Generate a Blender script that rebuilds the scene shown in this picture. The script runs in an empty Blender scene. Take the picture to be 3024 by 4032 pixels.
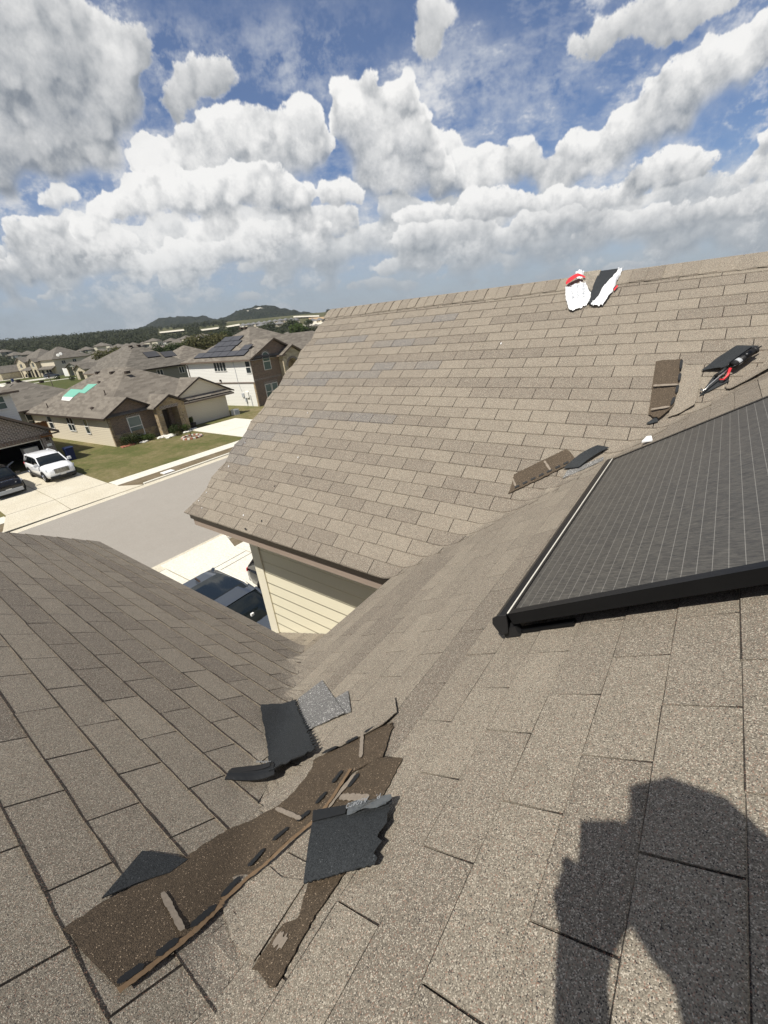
import bpy, bmesh, math, random
import numpy as np
from mathutils import Vector, Matrix
rad = math.radians
rng = random.Random(7)
S = bpy.context.scene
COL = S.collection
GZ = -8.4                      # street level; the camera is the origin

# ---------------------------------------------------------------- camera
cd = bpy.data.cameras.new('camera')
cam = bpy.data.objects.new('camera', cd); COL.objects.link(cam)
CR = Vector((0.80396, 0.58721, -0.09401)); CU = Vector((-0.17684, 0.38700, 0.90496)); CF = Vector((-0.56779, 0.71093, -0.41497))
cam.matrix_world = Matrix(((CR.x, CU.x, -CF.x, 0), (CR.y, CU.y, -CF.y, 0), (CR.z, CU.z, -CF.z, 0), (0, 0, 0, 1)))
cd.sensor_fit = 'VERTICAL'; cd.sensor_height = 36; cd.sensor_width = 27
cd.lens = 36 * 1655.4 / 4032
cd.clip_start = 0.02; cd.clip_end = 20000
S.camera = cam
# ---------------------------------------------------------------- sun, exposure
SUN_EL, SUN_AZ = 57.5, 179.6            # azimuth clockwise from +Y
sd = Vector((math.sin(rad(SUN_AZ)) * math.cos(rad(SUN_EL)), math.cos(rad(SUN_AZ)) * math.cos(rad(SUN_EL)), math.sin(rad(SUN_EL))))
sl = bpy.data.lights.new('sun', 'SUN'); sl.energy = 4.2; sl.angle = rad(0.53); sl.color = (1, .95, .86)
so = bpy.data.objects.new('sun', sl); COL.objects.link(so); so.rotation_euler = sd.to_track_quat('Z', 'Y').to_euler(); so.location = (0, -20, 40)
S.view_settings.view_transform = 'Standard'; S.view_settings.look = 'None'; S.view_settings.exposure = .38; S.view_settings.gamma = 1
try:
    S.cycles.max_bounces = 5; S.cycles.diffuse_bounces = 3; S.cycles.glossy_bounces = 3; S.cycles.transparent_max_bounces = 12
except Exception: pass

# ---------------------------------------------------------------- node helpers
class NT:
    def __init__(s, tree): s.t = tree; s.n = tree.nodes; s.l = tree.links
    def add(s, kind, **kw):
        n = s.n.new(kind)
        for k, v in kw.items(): setattr(n, k, v)
        return n
    def put(s, inp, v):
        if v is None: return
        if hasattr(v, 'is_output') or isinstance(v, bpy.types.NodeSocket): s.l.new(v, inp)
        else:
            if inp.type == 'RGBA' and len(v) == 3: v = (*v, 1)
            inp.default_value = v
    def math(s, op, a, b=None, c=None, clamp=False):
        n = s.add('ShaderNodeMath', operation=op, use_clamp=clamp)
        for i, v in enumerate((a, b, c)):
            if v is not None: s.put(n.inputs[i], v)
        return n.outputs[0]
    def vmath(s, op, a, b=None, out=0, scale=None):
        n = s.add('ShaderNodeVectorMath', operation=op)
        s.put(n.inputs[0], a)
        if b is not None: s.put(n.inputs[1], b)
        if scale is not None: s.put(n.inputs['Scale'], scale)
        return n.outputs['Value'] if out == 1 else n.outputs[0]
    def mix(s, f, a, b, blend='MIX'):
        n = s.add('ShaderNodeMix', data_type='RGBA', blend_type=blend, clamp_factor=True)
        s.put(n.inputs['Factor'], f); s.put(n.inputs[6], a); s.put(n.inputs[7], b)
        return n.outputs[2]
    def ramp(s, f, stops, interp='LINEAR'):
        n = s.add('ShaderNodeValToRGB'); n.color_ramp.interpolation = interp
        e = n.color_ramp.elements
        while len(e) < len(stops): e.new(.5)
        for k, (p, c) in enumerate(stops):
            e[k].position = p; e[k].color = (*c, 1) if len(c) == 3 else c
        s.put(n.inputs[0], f); return n.outputs[0]
    def mr(s, v, a, b, c=0., d=1., smooth=False):
        n = s.add('ShaderNodeMapRange', interpolation_type='SMOOTHSTEP' if smooth else 'LINEAR')
        s.put(n.inputs[0], v)
        for k, q in zip((1, 2, 3, 4), (a, b, c, d)): s.put(n.inputs[k], q)
        return n.outputs[0]
    def noise(s, vec, scale, detail=4, rough=.55, dist=0., out=0):
        n = s.add('ShaderNodeTexNoise'); s.put(n.inputs['Vector'], vec)
        n.inputs['Scale'].default_value = scale; n.inputs['Detail'].default_value = detail
        n.inputs['Roughness'].default_value = rough; n.inputs['Distortion'].default_value = dist
        return n.outputs[out]
    def sep(s, v):
        n = s.add('ShaderNodeSeparateXYZ'); s.put(n.inputs[0], v); return n.outputs
    def comb(s, x, y, z):
        n = s.add('ShaderNodeCombineXYZ')
        for i, v in enumerate((x, y, z)): s.put(n.inputs[i], v)
        return n.outputs[0]

# ---------------------------------------------------------------- world: sky texture and clouds
W = bpy.data.worlds.new('World'); S.world = W; W.use_nodes = True
try: W.cycles.sampling_method = 'MANUAL'; W.cycles.sample_map_resolution = 256
except Exception: pass
w = NT(W.node_tree); w.n.clear()
# cloud chart: a plane touching the celestial sphere in the part of the sky over the hills
SC = Vector((-.53274, .82034, .20791)); S1 = Vector((.83867, .54464, 0)); S2 = Vector((.11324, -.17437, .97815))
CL_LOW = [(-0.728,0.000,0.102,0.034,0.40),(-0.784,-0.045,0.123,0.027,0.30),(-0.672,0.062,0.042,0.020,0.40),(-0.277,-0.038,0.059,0.025,0.50),(-0.420,-0.056,0.152,0.027,0.30),(-0.039,-0.112,0.037,0.013,0.60),(-0.159,-0.030,0.096,0.027,0.30),(0.078,-0.068,0.111,0.027,0.20),(0.508,-0.088,0.122,0.021,0.40),(0.644,-0.084,0.067,0.028,0.50),(0.437,-0.100,0.108,0.017,0.30),(0.310,-0.065,0.092,0.021,0.30),(0.093,-0.111,0.147,0.017,0.30),(-0.610,-0.011,0.067,0.021,0.30),(-0.580,-0.058,0.104,0.019,0.30),(-0.765,0.025,0.050,0.018,0.50),(0.189,-0.093,0.128,0.019,0.25)]
MID_A = [(-0.341,0.102,0.075,0.044,0.70),(-0.261,0.126,0.043,0.028,0.95),(-0.450,0.093,0.049,0.037,0.70),(-0.165,0.105,0.041,0.043,0.85),(-0.145,0.134,0.017,0.012,1.00),(-0.378,0.125,0.032,0.020,0.90),(-0.222,0.075,0.060,0.035,0.50),(-0.290,0.148,0.017,0.011,1.00)]
MID_C = [(0.139,0.012,0.074,0.043,0.50),(0.218,0.029,0.052,0.030,0.70),(0.095,0.066,0.029,0.020,0.60),(0.325,0.037,0.031,0.017,0.85),(0.371,0.015,0.055,0.033,0.70),(0.429,0.048,0.069,0.036,0.75),(0.481,0.094,0.063,0.038,0.80),(0.544,0.114,0.062,0.039,0.70),(0.587,0.136,0.033,0.036,0.60),(0.287,-0.007,0.044,0.022,0.60)]
MID_B = [(-0.053,0.104,0.051,0.049,0.90),(0.013,0.136,0.028,0.022,1.00),(-0.082,0.154,0.022,0.015,1.00),(-0.011,0.047,0.074,0.053,0.50),(0.045,0.072,0.037,0.037,0.70),(-0.036,0.162,0.019,0.011,1.00),(0.065,0.028,0.039,0.030,0.50)]
MID_D = [(-0.436,0.050,0.110,0.034,0.55),(-0.549,0.039,0.064,0.025,0.60),(-0.301,0.046,0.093,0.035,0.50),(-0.221,0.018,0.063,0.028,0.50),(-0.111,0.016,0.046,0.022,0.60),(0.291,-0.038,0.060,0.020,0.55),(0.170,-0.032,0.077,0.023,0.50),(0.487,-0.013,0.072,0.027,0.40),(0.638,-0.033,0.029,0.026,0.60),(0.638,0.017,0.016,0.016,0.70),(-0.633,0.012,0.050,0.018,0.60),(-0.368,-0.009,0.059,0.016,0.60),(0.032,-0.026,0.053,0.015,0.60),(-0.184,-0.030,0.042,0.016,0.70),(0.396,-0.049,0.060,0.018,0.50)]
CL_TOP = [(-0.628,0.254,0.124,0.084,0.30),(-0.522,0.209,0.085,0.060,0.35),(-0.620,0.173,0.162,0.052,0.10),(-0.637,0.119,0.139,0.026,0.05),(-0.450,0.234,0.041,0.040,0.50),(-0.760,0.155,0.122,0.078,0.10),(-0.731,0.275,0.110,0.098,0.30),(0.077,0.216,0.036,0.027,0.40),(0.063,0.185,0.017,0.022,0.40),(0.398,0.169,0.078,0.024,0.50),(0.454,0.185,0.074,0.021,0.60),(0.327,0.156,0.031,0.015,0.40),(-0.317,0.196,0.055,0.026,0.25),(-0.379,0.168,0.034,0.017,0.20)]
VEIL = [(-0.353,0.214,0.082,0.55),(-0.392,0.237,0.054,0.40),(-0.160,0.179,0.082,0.50),(-0.060,0.209,0.065,0.25),(0.163,0.129,0.074,0.45),(0.270,0.117,0.067,0.40),(0.096,0.174,0.059,0.40),(0.521,0.008,0.056,0.25),(-0.206,0.217,0.080,0.30)]
#CLOUD0
# ---- cloud picture for the celestial chart, grown from thousands of lit puffs
def cloud_image():
    Wd, Ht, K = 2080, 800, 1000.0           # chart x -1.12..0.96, y -0.32..0.48
    X0, Y0 = -1.12, -.32
    R = np.random.default_rng(11)
    def fbm(beta, seed, sx=1., sy=1.):
        r = np.random.default_rng(seed); f = np.fft.rfft2(r.standard_normal((Ht, Wd)))
        ky = np.fft.fftfreq(Ht)[:, None] * Ht * sy; kx = np.fft.rfftfreq(Wd)[None, :] * Ht * sx
        k = np.sqrt(kx * kx + ky * ky); k[0, 0] = 1; a = k ** (-beta / 2); a[k < 5] *= .35; a[0, 0] = 0
        n = np.fft.irfft2(f * a, (Ht, Wd)); return n / n.std()
    def blur(a, s):
        ky = np.fft.fftfreq(Ht)[:, None]; kx = np.fft.rfftfreq(Wd)[None, :]
        return np.fft.irfft2(np.fft.rfft2(a) * np.exp(-2 * (np.pi * s) ** 2 * (kx * kx + ky * ky)), (Ht, Wd))
    n4 = fbm(2.0, 14)
    n1, n2, n3 = fbm(3.0, 1), fbm(2.6, 2), fbm(2.9, 3, 2.4, 1.)
    wx, wy = fbm(3.4, 4), fbm(3.4, 5)
    yy, xx = np.mgrid[0:Ht, 0:Wd].astype(np.float32)
    out = np.zeros((Ht, Wd, 3)); alpha = np.zeros((Ht, Wd))
    ev = (Y0 + yy / K) + .17 + .045 * (X0 + xx / K + .05)   # rough height over the hills
    air = np.array([.37, .43, .49])
    def layer(cl, soft, haze, gain=1., base=.30, seed=0, rough=1., lit=70):
        nonlocal out, alpha
        r = np.random.default_rng(seed); Hh = np.full((Ht, Wd), -1e3, np.float32); shade0 = np.zeros((Ht, Wd), np.float32)
        for (cx, cy, rx, ry, dk) in cl:
            cx, cy, rx, ry = (cx - X0) * K, (cy - Y0) * K, rx * K, ry * K
            puffs = []
            for _ in range(int(14 + 26 * rx / (ry + 1))):
                a, q = r.uniform(0, 2 * np.pi), np.sqrt(r.uniform(0, 1))
                px, py = cx + rx * q * np.cos(a), cy + ry * q * np.sin(a) * (1. if np.sin(a) > 0 else .55)
                pr_ = ry * (.16 + .55 * r.uniform(0, 1) ** 1.8) * (1.15 - .5 * q); puffs.append((px, py, pr_, r.uniform(-.5, .5) * ry))
                for _ in range(7):
                    b = r.uniform(-.5, np.pi + .5); sr = pr_ * r.uniform(.22, .5)
                    puffs.append((px + pr_ * .85 * np.cos(b), py + pr_ * .85 * np.sin(b), sr, puffs[-1][3] * .5 + pr_ * r.uniform(-.1, .7) * .6))
            for (px, py, pr_, pz) in puffs:
                x0, x1, y0, y1 = int(max(px - pr_, 0)), int(min(px + pr_ + 1, Wd)), int(max(py - pr_, 0)), int(min(py + pr_ + 1, Ht))
                if x1 <= x0 or y1 <= y0: continue
                d2 = (xx[y0:y1, x0:x1] - px) ** 2 + (yy[y0:y1, x0:x1] - py) ** 2
                h = np.where(d2 < pr_ * pr_, pz + np.sqrt(np.maximum(pr_ * pr_ - d2, 0)), -1e3)
                t = Hh[y0:y1, x0:x1]; mk = h > t; t[mk] = h[mk]
                s = shade0[y0:y1, x0:x1]; s[mk] = (dk * .45 + (1 - dk * .45) * np.clip(.5 + .5 * (yy[y0:y1, x0:x1] - cy) / ry, 0, 1))[mk]
        # warp by noise so the outlines curl and fray
        ix = np.clip(xx + wx * 5 * rough + n1 * 3.0 * rough, 0, Wd - 1).astype(int); iy = np.clip(yy + wy * 5 * rough + n2 * 3.0 * rough, 0, Ht - 1).astype(int)
        Hh = Hh[iy, ix]; shade0 = shade0[iy, ix]
        m = (Hh > -900).astype(np.float64); hole = (m == 0) & ((blur(m, 7) > .5) | (blur(m, 14) > .55)); Hh = np.where(hole, 0, Hh); m = np.where(hole, 1., m)
        Th = np.where(m > 0, np.maximum(Hh, 0) + 14, 0)
        m3 = blur(m, soft)
        sh = np.clip(blur(shade0 * m, 12) / (blur(m, 12) + 1e-3), 0, 1)
        acc_ = np.zeros(Wd); dep = np.zeros((Ht, Wd)); d_ = np.exp(-1 / lit)
        for q in range(Ht - 1, -1, -1): acc_ = acc_ * d_ + m[q] * (1 - d_); dep[q] = acc_
        dep = blur(dep, 5)                                             # how much cloud stands above
        low_ = np.clip((dep - .45) * 2.6, 0, 1)
        nz_ = n1 * .16 + n2 * .13 + n4 * .08
        cov = m3 + nz_ * (1 + .8 * low_) * np.clip((1 - blur(m, 10)) * 4, .10, 1)
        w_ = .50 + .45 * low_
        a = np.clip((cov - .52 + .5 * w_ - .10) / w_, 0, 1); a = a * a * (3 - 2 * a) * np.clip(blur(m, 14) * 3.5 - .25, 0, 1)
        halo = np.clip((blur(m, 24) + n1 * .12 + n3 * .14 - .10) / .9, 0, 1) * .42
        ab = blur(a, 7); a = np.maximum(a * (1 - low_) + ab * low_, halo)
        mm = blur(m, 2) + 1e-3; Hs = blur(np.where(m > 0, Hh, 0), 2) / mm
        od = np.zeros((Ht, Wd))
        for st, kw in ((8, .5), (16, .9), (28, 1.1), (46, 1.1)):       # billows standing between this point and the sun
            od += np.maximum(np.roll(np.roll(Hs * (m > 0) + (m == 0) * -40, -st, 0), int(st * .4), 1) - Hs - st * .5, -14) * kw
        od = blur(od, 3.2); self_ = 1 / (1 + np.exp((od - 4) / 20))
        big = blur(np.where(m > 0, Hh, 0), 40) / (blur(m, 40) + 1e-3); ao = np.clip((blur(Hs, 7) - big) / 36., -1, 1)
        hp = np.clip((Hs - blur(Hs * m, 9) / (blur(m, 9) + 1e-3)) / 8., -1, 1)       # billow tops against their creases
        ac2 = np.zeros(Wd); d2_ = np.zeros((Ht, Wd)); e_ = np.exp(-1 / 16.)
        for q in range(Ht - 1, -1, -1): ac2 = ac2 * e_ + m[q] * (1 - e_); d2_[q] = ac2
        top = np.clip(1 - blur(d2_, 2.5), 0, 1)
        L = base + gain * (.26 * (sh - .5) + .36 * top ** .8 + .07 * (self_ - .5) + .075 * hp + .20 * ao + .06 * n1 + .02 * n4 - .10 * (dep - .5))
        L = np.clip(L, .20, 1.05); t = np.clip((L - .25) / .75, 0, 1)[..., None]
        c = np.array([.265, .30, .345]) * (1 - t) + np.array([1.12, 1.11, 1.09]) * t
        hz = np.clip(haze + .62 * np.clip(1 - ev / .12, 0, 1), 0, .93)[..., None]
        c = c * (1 - hz) + air * hz
        out = out * (1 - a[..., None]) + c * a[..., None]; alpha = alpha * (1 - a) + a
    # thin high streaks
    ci = np.clip(n3 * .6 + fbm(3.6, 9, .8, 1.) * .9 - .25, 0, 1.6) * .30 * np.clip((ev - .08) / .12, .2, 1)
    out[:] = np.array([.74, .77, .82]); alpha[:] = np.clip(ci + .07, 0, .6)
    for vx, vy, vr, va in VEIL:
        g_ = np.exp(-(((X0 + xx / K - vx) / vr) ** 2 + ((Y0 + yy / K - vy) / (vr * .62)) ** 2))
        v_ = np.clip(g_ * (.75 + .35 * n1 + .25 * n3 + .18 * n2), 0, 1) * va; out = out * (1 - v_[..., None]) + np.array([.80, .83, .87]) * v_[..., None]; alpha = np.maximum(alpha, alpha * (1 - v_) + v_)
    # misty bank low over the hills
    bank = np.clip(.98 - ev / .21, 0, 1) ** .9 * np.clip(.80 + .10 * n3, 0, 1)
    out = out * (1 - bank[..., None]) + air * bank[..., None]; alpha = alpha * (1 - bank) + bank
    r = np.random.default_rng(5); far = []
    for _ in range(210):
        x = r.uniform(-1.1, .95); e = r.uniform(.015, .16); far.append((x, -.17 - .045 * (x + .05) + e, r.uniform(.02, .075) * (.5 + e * 5), r.uniform(.006, .017) * (.6 + e * 5), r.uniform(.1, .5)))
    layer(far, 2.6, .25, 1.1, .60, 21, .5, 16)
    layer(CL_LOW, 2.4, .10, 1.15, .53, 22, .8, 26)
    for cl_, sd_, hz_ in ((MID_A, 31, .06), (MID_C, 32, .05), (MID_B, 33, .02), (MID_D, 34, .05)): layer(cl_, 2.2, hz_, 1.45, .54, sd_, 1., 50)
    layer(CL_TOP, 5.0, .0, .95, .45, 24, 1.4, 90)
    px = np.zeros((Ht, Wd, 4), np.float32); px[..., :3] = out; px[..., 3] = np.clip(alpha, 0, 1)
    fade = np.clip(np.minimum.reduce([xx / 60, (Wd - 1 - xx) / 60, (Ht - 1 - yy) / 60]), 0, 1); px[..., 3] *= fade
    return px, (X0, Y0, Wd / K, Ht / K)
#CLOUD1
px_, (cx0, cy0, cw, chh) = cloud_image()
img = bpy.data.images.new('grown_clouds', px_.shape[1], px_.shape[0], alpha=True, float_buffer=True)
img.colorspace_settings.name = 'Linear Rec.709'; img.alpha_mode = 'CHANNEL_PACKED'
img.pixels.foreach_set(px_.ravel()); img.update(); img.pack()
tc = w.add('ShaderNodeTexCoord').outputs['Generated']
def dot(a, v): return w.vmath('DOT_PRODUCT', a, tuple(v), out=1)
dc = w.math('MAXIMUM', dot(tc, SC), .12)
PX = w.math('DIVIDE', dot(tc, S1), dc); PY = w.math('DIVIDE', dot(tc, S2), dc)
Pc = w.comb(PX, PY, 0)
uv = w.comb(w.math('DIVIDE', w.math('SUBTRACT', PX, cx0), cw), w.math('DIVIDE', w.math('SUBTRACT', PY, cy0), chh), 0)
ti = w.add('ShaderNodeTexImage', extension='CLIP', interpolation='Cubic'); ti.image = img; w.put(ti.inputs[0], uv)
el = w.sep(tc)[2]
sky = w.add('ShaderNodeTexSky', sky_type='NISHITA'); sky.sun_disc = False
sky.sun_elevation = rad(SUN_EL); sky.sun_rotation = rad(SUN_AZ); sky.altitude = 300; sky.air_density = 1.0; sky.dust_density = 1.2; sky.ozone_density = 2.0
bg = w.add('ShaderNodeBackground'); w.l.new(w.vmath('MULTIPLY', sky.outputs[0], (.70, .83, 1.04)), bg.inputs[0]); bg.inputs[1].default_value = .072
cb = w.add('ShaderNodeBackground'); w.l.new(ti.outputs[0], cb.inputs[0]); cb.inputs[1].default_value = .66
alpha = w.math('MULTIPLY', ti.outputs[1], w.math('MULTIPLY', w.mr(dc, .12, .2), w.mr(el, -.03, .01)))
rest = w.mr(w.noise(w.vmath('MULTIPLY', tc, (1, 1, 1.8)), 2.6, 5, .6), .40, .56, 0, .95)  # broken cloud over the unseen sky, added to raise the ambient light
inside = w.math('MULTIPLY', w.mr(dc, .12, .2), w.math('MULTIPLY', w.math('LESS_THAN', w.math('ABSOLUTE', w.math('SUBTRACT', PX, cx0 + cw / 2)), cw / 2 - .03), w.math('LESS_THAN', PY, cy0 + chh - .03)))
alpha = w.math('ADD', w.math('MULTIPLY', alpha, inside), w.math('MULTIPLY', w.math('MULTIPLY', rest, w.math('SUBTRACT', 1., inside)), w.mr(el, .0, .06)))
ccl = w.mix(inside, w.mix(w.noise(tc, 9, 4), (.30, .32, .36), (.62, .60, .57)), ti.outputs[0]); w.l.new(ccl, cb.inputs[0])
mx = w.add('ShaderNodeMixShader'); w.l.new(alpha, mx.inputs[0]); w.l.new(bg.outputs[0], mx.inputs[1]); w.l.new(cb.outputs[0], mx.inputs[2])
wo = w.add('ShaderNodeOutputWorld'); w.l.new(mx.outputs[0], wo.inputs[0])

# ---------------------------------------------------------------- materials
MATS = {}
def newmat(name):
    m = bpy.data.materials.new(name); m.use_nodes = True; t = NT(m.node_tree)
    b = t.n['Principled BSDF']; MATS[name] = m
    return m, t, b
def setb(t, b, col=None, rough=.8, spec=.3, metal=0, bump=None, bs=.3, bd=.01):
    if col is not None: t.put(b.inputs['Base Color'], col)
    t.put(b.inputs['Roughness'], rough); t.put(b.inputs['Specular IOR Level'], spec); t.put(b.inputs['Metallic'], metal)
    if bump is not None:
        n = t.add('ShaderNodeBump'); n.inputs['Strength'].default_value = bs; n.inputs['Distance'].default_value = bd
        t.put(n.inputs['Height'], bump); t.l.new(n.outputs[0], b.inputs['Normal'])
def plain(name, col, rough=.6, spec=.3, metal=0, var=.12, scale=6):
    m, t, b = newmat(name); p = t.add('ShaderNodeNewGeometry').outputs['Position']
    n = t.noise(p, scale, 5, .6)
    c = t.mix(n, tuple(v * (1 - var) for v in col), tuple(min(1, v * (1 + var)) for v in col))
    setb(t, b, c, rough, spec, metal); return m
def shingle_near(name, base=1.0, dirt=0.):
    m, t, b = newmat(name)
    p = t.add('ShaderNodeNewGeometry').outputs['Position']
    at = t.add('ShaderNodeAttribute', attribute_name='tint'); sp = t.sep(at.outputs['Vector'])
    k = base
    body = t.mix(sp[0], (.132 * k, .113 * k, .092 * k), (.284 * k, .250 * k, .196 * k))
    body = t.mix(sp[1], body, (.135 * k, .142 * k, .150 * k))
    body = t.mix(sp[2], body, (.022, .018, .015))
    body = t.mix(t.math('MULTIPLY', t.mr(t.noise(p, 9, 5, .65), .35, .7), .4), body, t.vmath('SCALE', body, scale=.7))
    v = t.add('ShaderNodeTexVoronoi'); t.put(v.inputs['Vector'], p); v.inputs['Scale'].default_value = 560
    r = t.sep(v.outputs['Color'])
    gr = t.mix(t.mr(r[0], .0, .5), t.vmath('SCALE', body, scale=.48), t.vmath('SCALE', body, scale=1.06))
    gr = t.mix(t.math('MULTIPLY', t.mr(r[0], .82, .90), t.math('SUBTRACT', 1., t.math('MULTIPLY', sp[2], .9))), gr, (.48 * k, .43 * k, .35 * k))
    gr = t.mix(t.mr(r[1], .92, .96), gr, (.05, .045, .042))
    gr = t.mix(t.math('MULTIPLY', t.mr(r[2], .9, .95), .6), gr, (.30, .17, .12))
    h = t.math('SUBTRACT', 1., v.outputs['Distance'])
    setb(t, b, gr, .85, .35, bump=t.math('ADD', h, t.math('MULTIPLY', r[1], .8)), bs=.38, bd=.0018)
    return m
def shingle_far(name, c1, c2):
    m, t, b = newmat(name); p = t.add('ShaderNodeNewGeometry').outputs['Position']; s = t.sep(p)
    v = t.comb(t.math('ADD', s[0], s[1]), t.math('MULTIPLY', s[2], 2.1), 0)
    br = t.add('ShaderNodeTexBrick'); t.put(br.inputs['Vector'], v); br.offset = .37; br.inputs['Scale'].default_value = 1
    br.inputs['Brick Width'].default_value = .62; br.inputs['Row Height'].default_value = .3; br.inputs['Mortar Size'].default_value = .0
    br.inputs['Color1'].default_value = (0, 0, 0, 1); br.inputs['Color2'].default_value = (1, 1, 1, 1); br.inputs['Bias'].default_value = 0
    f = t.math('ADD', t.math('MULTIPLY', br.outputs[0], .55), t.math('MULTIPLY', t.noise(v, 3.2, 4, .7), .6))
    ln = t.mr(t.math('PINGPONG', t.math('MULTIPLY', s[2], 1), .036), 0, .012, .75, 1)
    c = t.mix(t.mr(f, .2, .95), c1, c2)
    c = t.mix(t.math('MULTIPLY', t.mr(t.noise(p, .55, 3, .5), .4, .7), .18), c, t.vmath('SCALE', c, scale=.72))
    setb(t, b, t.vmath('SCALE', c, scale=ln), .9, .25, bump=t.noise(p, 40, 2), bs=.3, bd=.01); return m
def siding(name, col, h=.165):
    m, t, b = newmat(name); p = t.add('ShaderNodeNewGeometry').outputs['Position']; z = t.sep(p)[2]
    fr = t.math('FRACT', t.math('DIVIDE', z, h))
    gap = t.mr(fr, .0, .09, .0, 1.)
    c = t.mix(t.noise(t.vmath('MULTIPLY', p, (1, 1, 6)), 2.2, 4), tuple(v * .92 for v in col), col)
    c = t.mix(gap, t.vmath('SCALE', c, scale=.76), c)
    setb(t, b, c, .6, .3, bump=t.math('MULTIPLY', t.math('SUBTRACT', 1., fr), gap), bs=.8, bd=.012); return m
def brick(name, c1, c2, mortar, bw=.22, bh=.075):
    m, t, b = newmat(name); p = t.add('ShaderNodeNewGeometry').outputs['Position']; s = t.sep(p)
    v = t.comb(t.math('ADD', s[0], s[1]), s[2], 0)
    br = t.add('ShaderNodeTexBrick'); t.put(br.inputs['Vector'], v); br.inputs['Scale'].default_value = 1
    br.inputs['Brick Width'].default_value = bw; br.inputs['Row Height'].default_value = bh; br.inputs['Mortar Size'].default_value = .05 * bh + .0075
    t.put(br.inputs['Color1'], c1); t.put(br.inputs['Color2'], c2); t.put(br.inputs['Mortar'], mortar); br.inputs['Bias'].default_value = -.1
    n = t.noise(p, 5, 4); c = t.mix(t.math('MULTIPLY', n, .5), br.outputs[0], t.vmath('SCALE', br.outputs[0], scale=.6))
    setb(t, b, c, .9, .2, bump=t.math('SUBTRACT', 1., br.outputs[1]), bs=.6, bd=.01); return m
def stone(name, c1, c2, sc=2.6):
    m, t, b = newmat(name); p = t.add('ShaderNodeNewGeometry').outputs['Position']
    q = t.vmath('MULTIPLY', p, (1, 1, 1.9))
    v = t.add('ShaderNodeTexVoronoi', distance='CHEBYCHEV'); t.put(v.inputs['Vector'], q); v.inputs['Scale'].default_value = sc
    e = t.add('ShaderNodeTexVoronoi', feature='DISTANCE_TO_EDGE'); t.put(e.inputs['Vector'], q); e.inputs['Scale'].default_value = sc
    c = t.mix(t.sep(v.outputs['Color'])[0], c1, c2); c = t.mix(t.math('MULTIPLY', t.noise(p, 9, 5), .4), c, t.vmath('SCALE', c, scale=.6))
    c = t.mix(t.mr(e.outputs[0], .0, .04), (.42, .39, .33), c)
    setb(t, b, c, .85, .2, bump=e.outputs[0], bs=.5, bd=.03); return m
def ground(name, cols, sc=.5, fine=30, rough=.95, bs=.4, bd=.02, wet=None):
    m, t, b = newmat(name); p = t.add('ShaderNodeNewGeometry').outputs['Position']
    f = t.math('ADD', t.math('MULTIPLY', t.noise(p, sc, 5, .62, .4), .75), t.math('MULTIPLY', t.noise(p, sc * 9, 4, .7), .35))
    c = t.ramp(f, cols)
    n = t.noise(p, fine, 5, .75); c = t.mix(t.mr(n, .3, .7), t.vmath('SCALE', c, scale=.72), t.vmath('SCALE', c, scale=1.22))
    setb(t, b, c, rough, .15, bump=n, bs=bs, bd=bd); return m
def leaf(name, c1, c2, c3):
    m, t, b = newmat(name); p = t.add('ShaderNodeNewGeometry').outputs['Position']
    oi = t.add('ShaderNodeNewGeometry').outputs['Random Per Island']
    c = t.mix(oi, c1, c2); c = t.mix(t.math('MULTIPLY', t.mr(t.noise(p, .7, 3), .4, .65), .55), c, c3)
    setb(t, b, c, .65, .25)
    tl = t.add('ShaderNodeBsdfTranslucent'); t.put(tl.inputs[0], c); ms = t.add('ShaderNodeMixShader'); ms.inputs[0].default_value = .45
    ou = t.n['Material Output']; t.l.new(b.outputs[0], ms.inputs[1]); t.l.new(tl.outputs[0], ms.inputs[2]); t.l.new(ms.outputs[0], ou.inputs[0]); return m
def glass(name, col=(.02, .03, .03), rough=.08):
    m, t, b = newmat(name); setb(t, b, col, rough, .6); return m

def dark_shingle(name, c1, c2, sparkle=.9, sc=330, rough=.7):
    m, t, b = newmat(name); p = t.add('ShaderNodeNewGeometry').outputs['Position']
    v = t.add('ShaderNodeTexVoronoi'); t.put(v.inputs['Vector'], p); v.inputs['Scale'].default_value = sc; r = t.sep(v.outputs['Color'])
    c = t.mix(r[0], c1, c2); c = t.mix(t.mr(r[1], sparkle, sparkle + .03), c, tuple(min(1, x * 3.2 + .05) for x in c2))
    c = t.mix(t.math('MULTIPLY', t.mr(t.noise(p, 7, 5, .65), .4, .75), .4), c, t.vmath('SCALE', c, scale=1.5))
    setb(t, b, c, rough, .35, bump=t.math('SUBTRACT', r[0], v.outputs['Distance']), bs=.5, bd=.0018); return m
M_A = M_B = M_CC = shingle_near('weathered_tan_shingles', 1.0)
M_BROWN = dark_shingle('unweathered_brown_granules', (.034, .025, .016), (.105, .077, .050), .965, 560)
M_BLACK = dark_shingle('black_asphalt_underside', (.010, .012, .014), (.034, .038, .041), .985, 420)
M_TANS = dark_shingle('tan_sheet_granules', (.13, .115, .095), (.30, .265, .21), .95)
M_GREY = dark_shingle('blue_grey_protected_granules', (.075, .075, .075), (.22, .215, .205), .95)
M_TAR = plain('tar_sealant', (.012, .013, .014), .5, .4, var=.4, scale=60)
M_DUST = plain('dusty_sealant_film', (.235, .20, .162), .9, .1, var=.35, scale=120)
M_RUST = plain('rusty_dirt_line', (.17, .115, .07), .9, .1, var=.4, scale=50)
M_TAPE = plain('clear_release_tape', (.085, .092, .096), .16, .6, var=.5, scale=40)
M_INK = plain('pale_print', (.26, .27, .28), .6, .2)
M_PLASTIC = plain('white_plastic_wrap', (.78, .79, .80), .32, .45, var=.06, scale=12)
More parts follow.
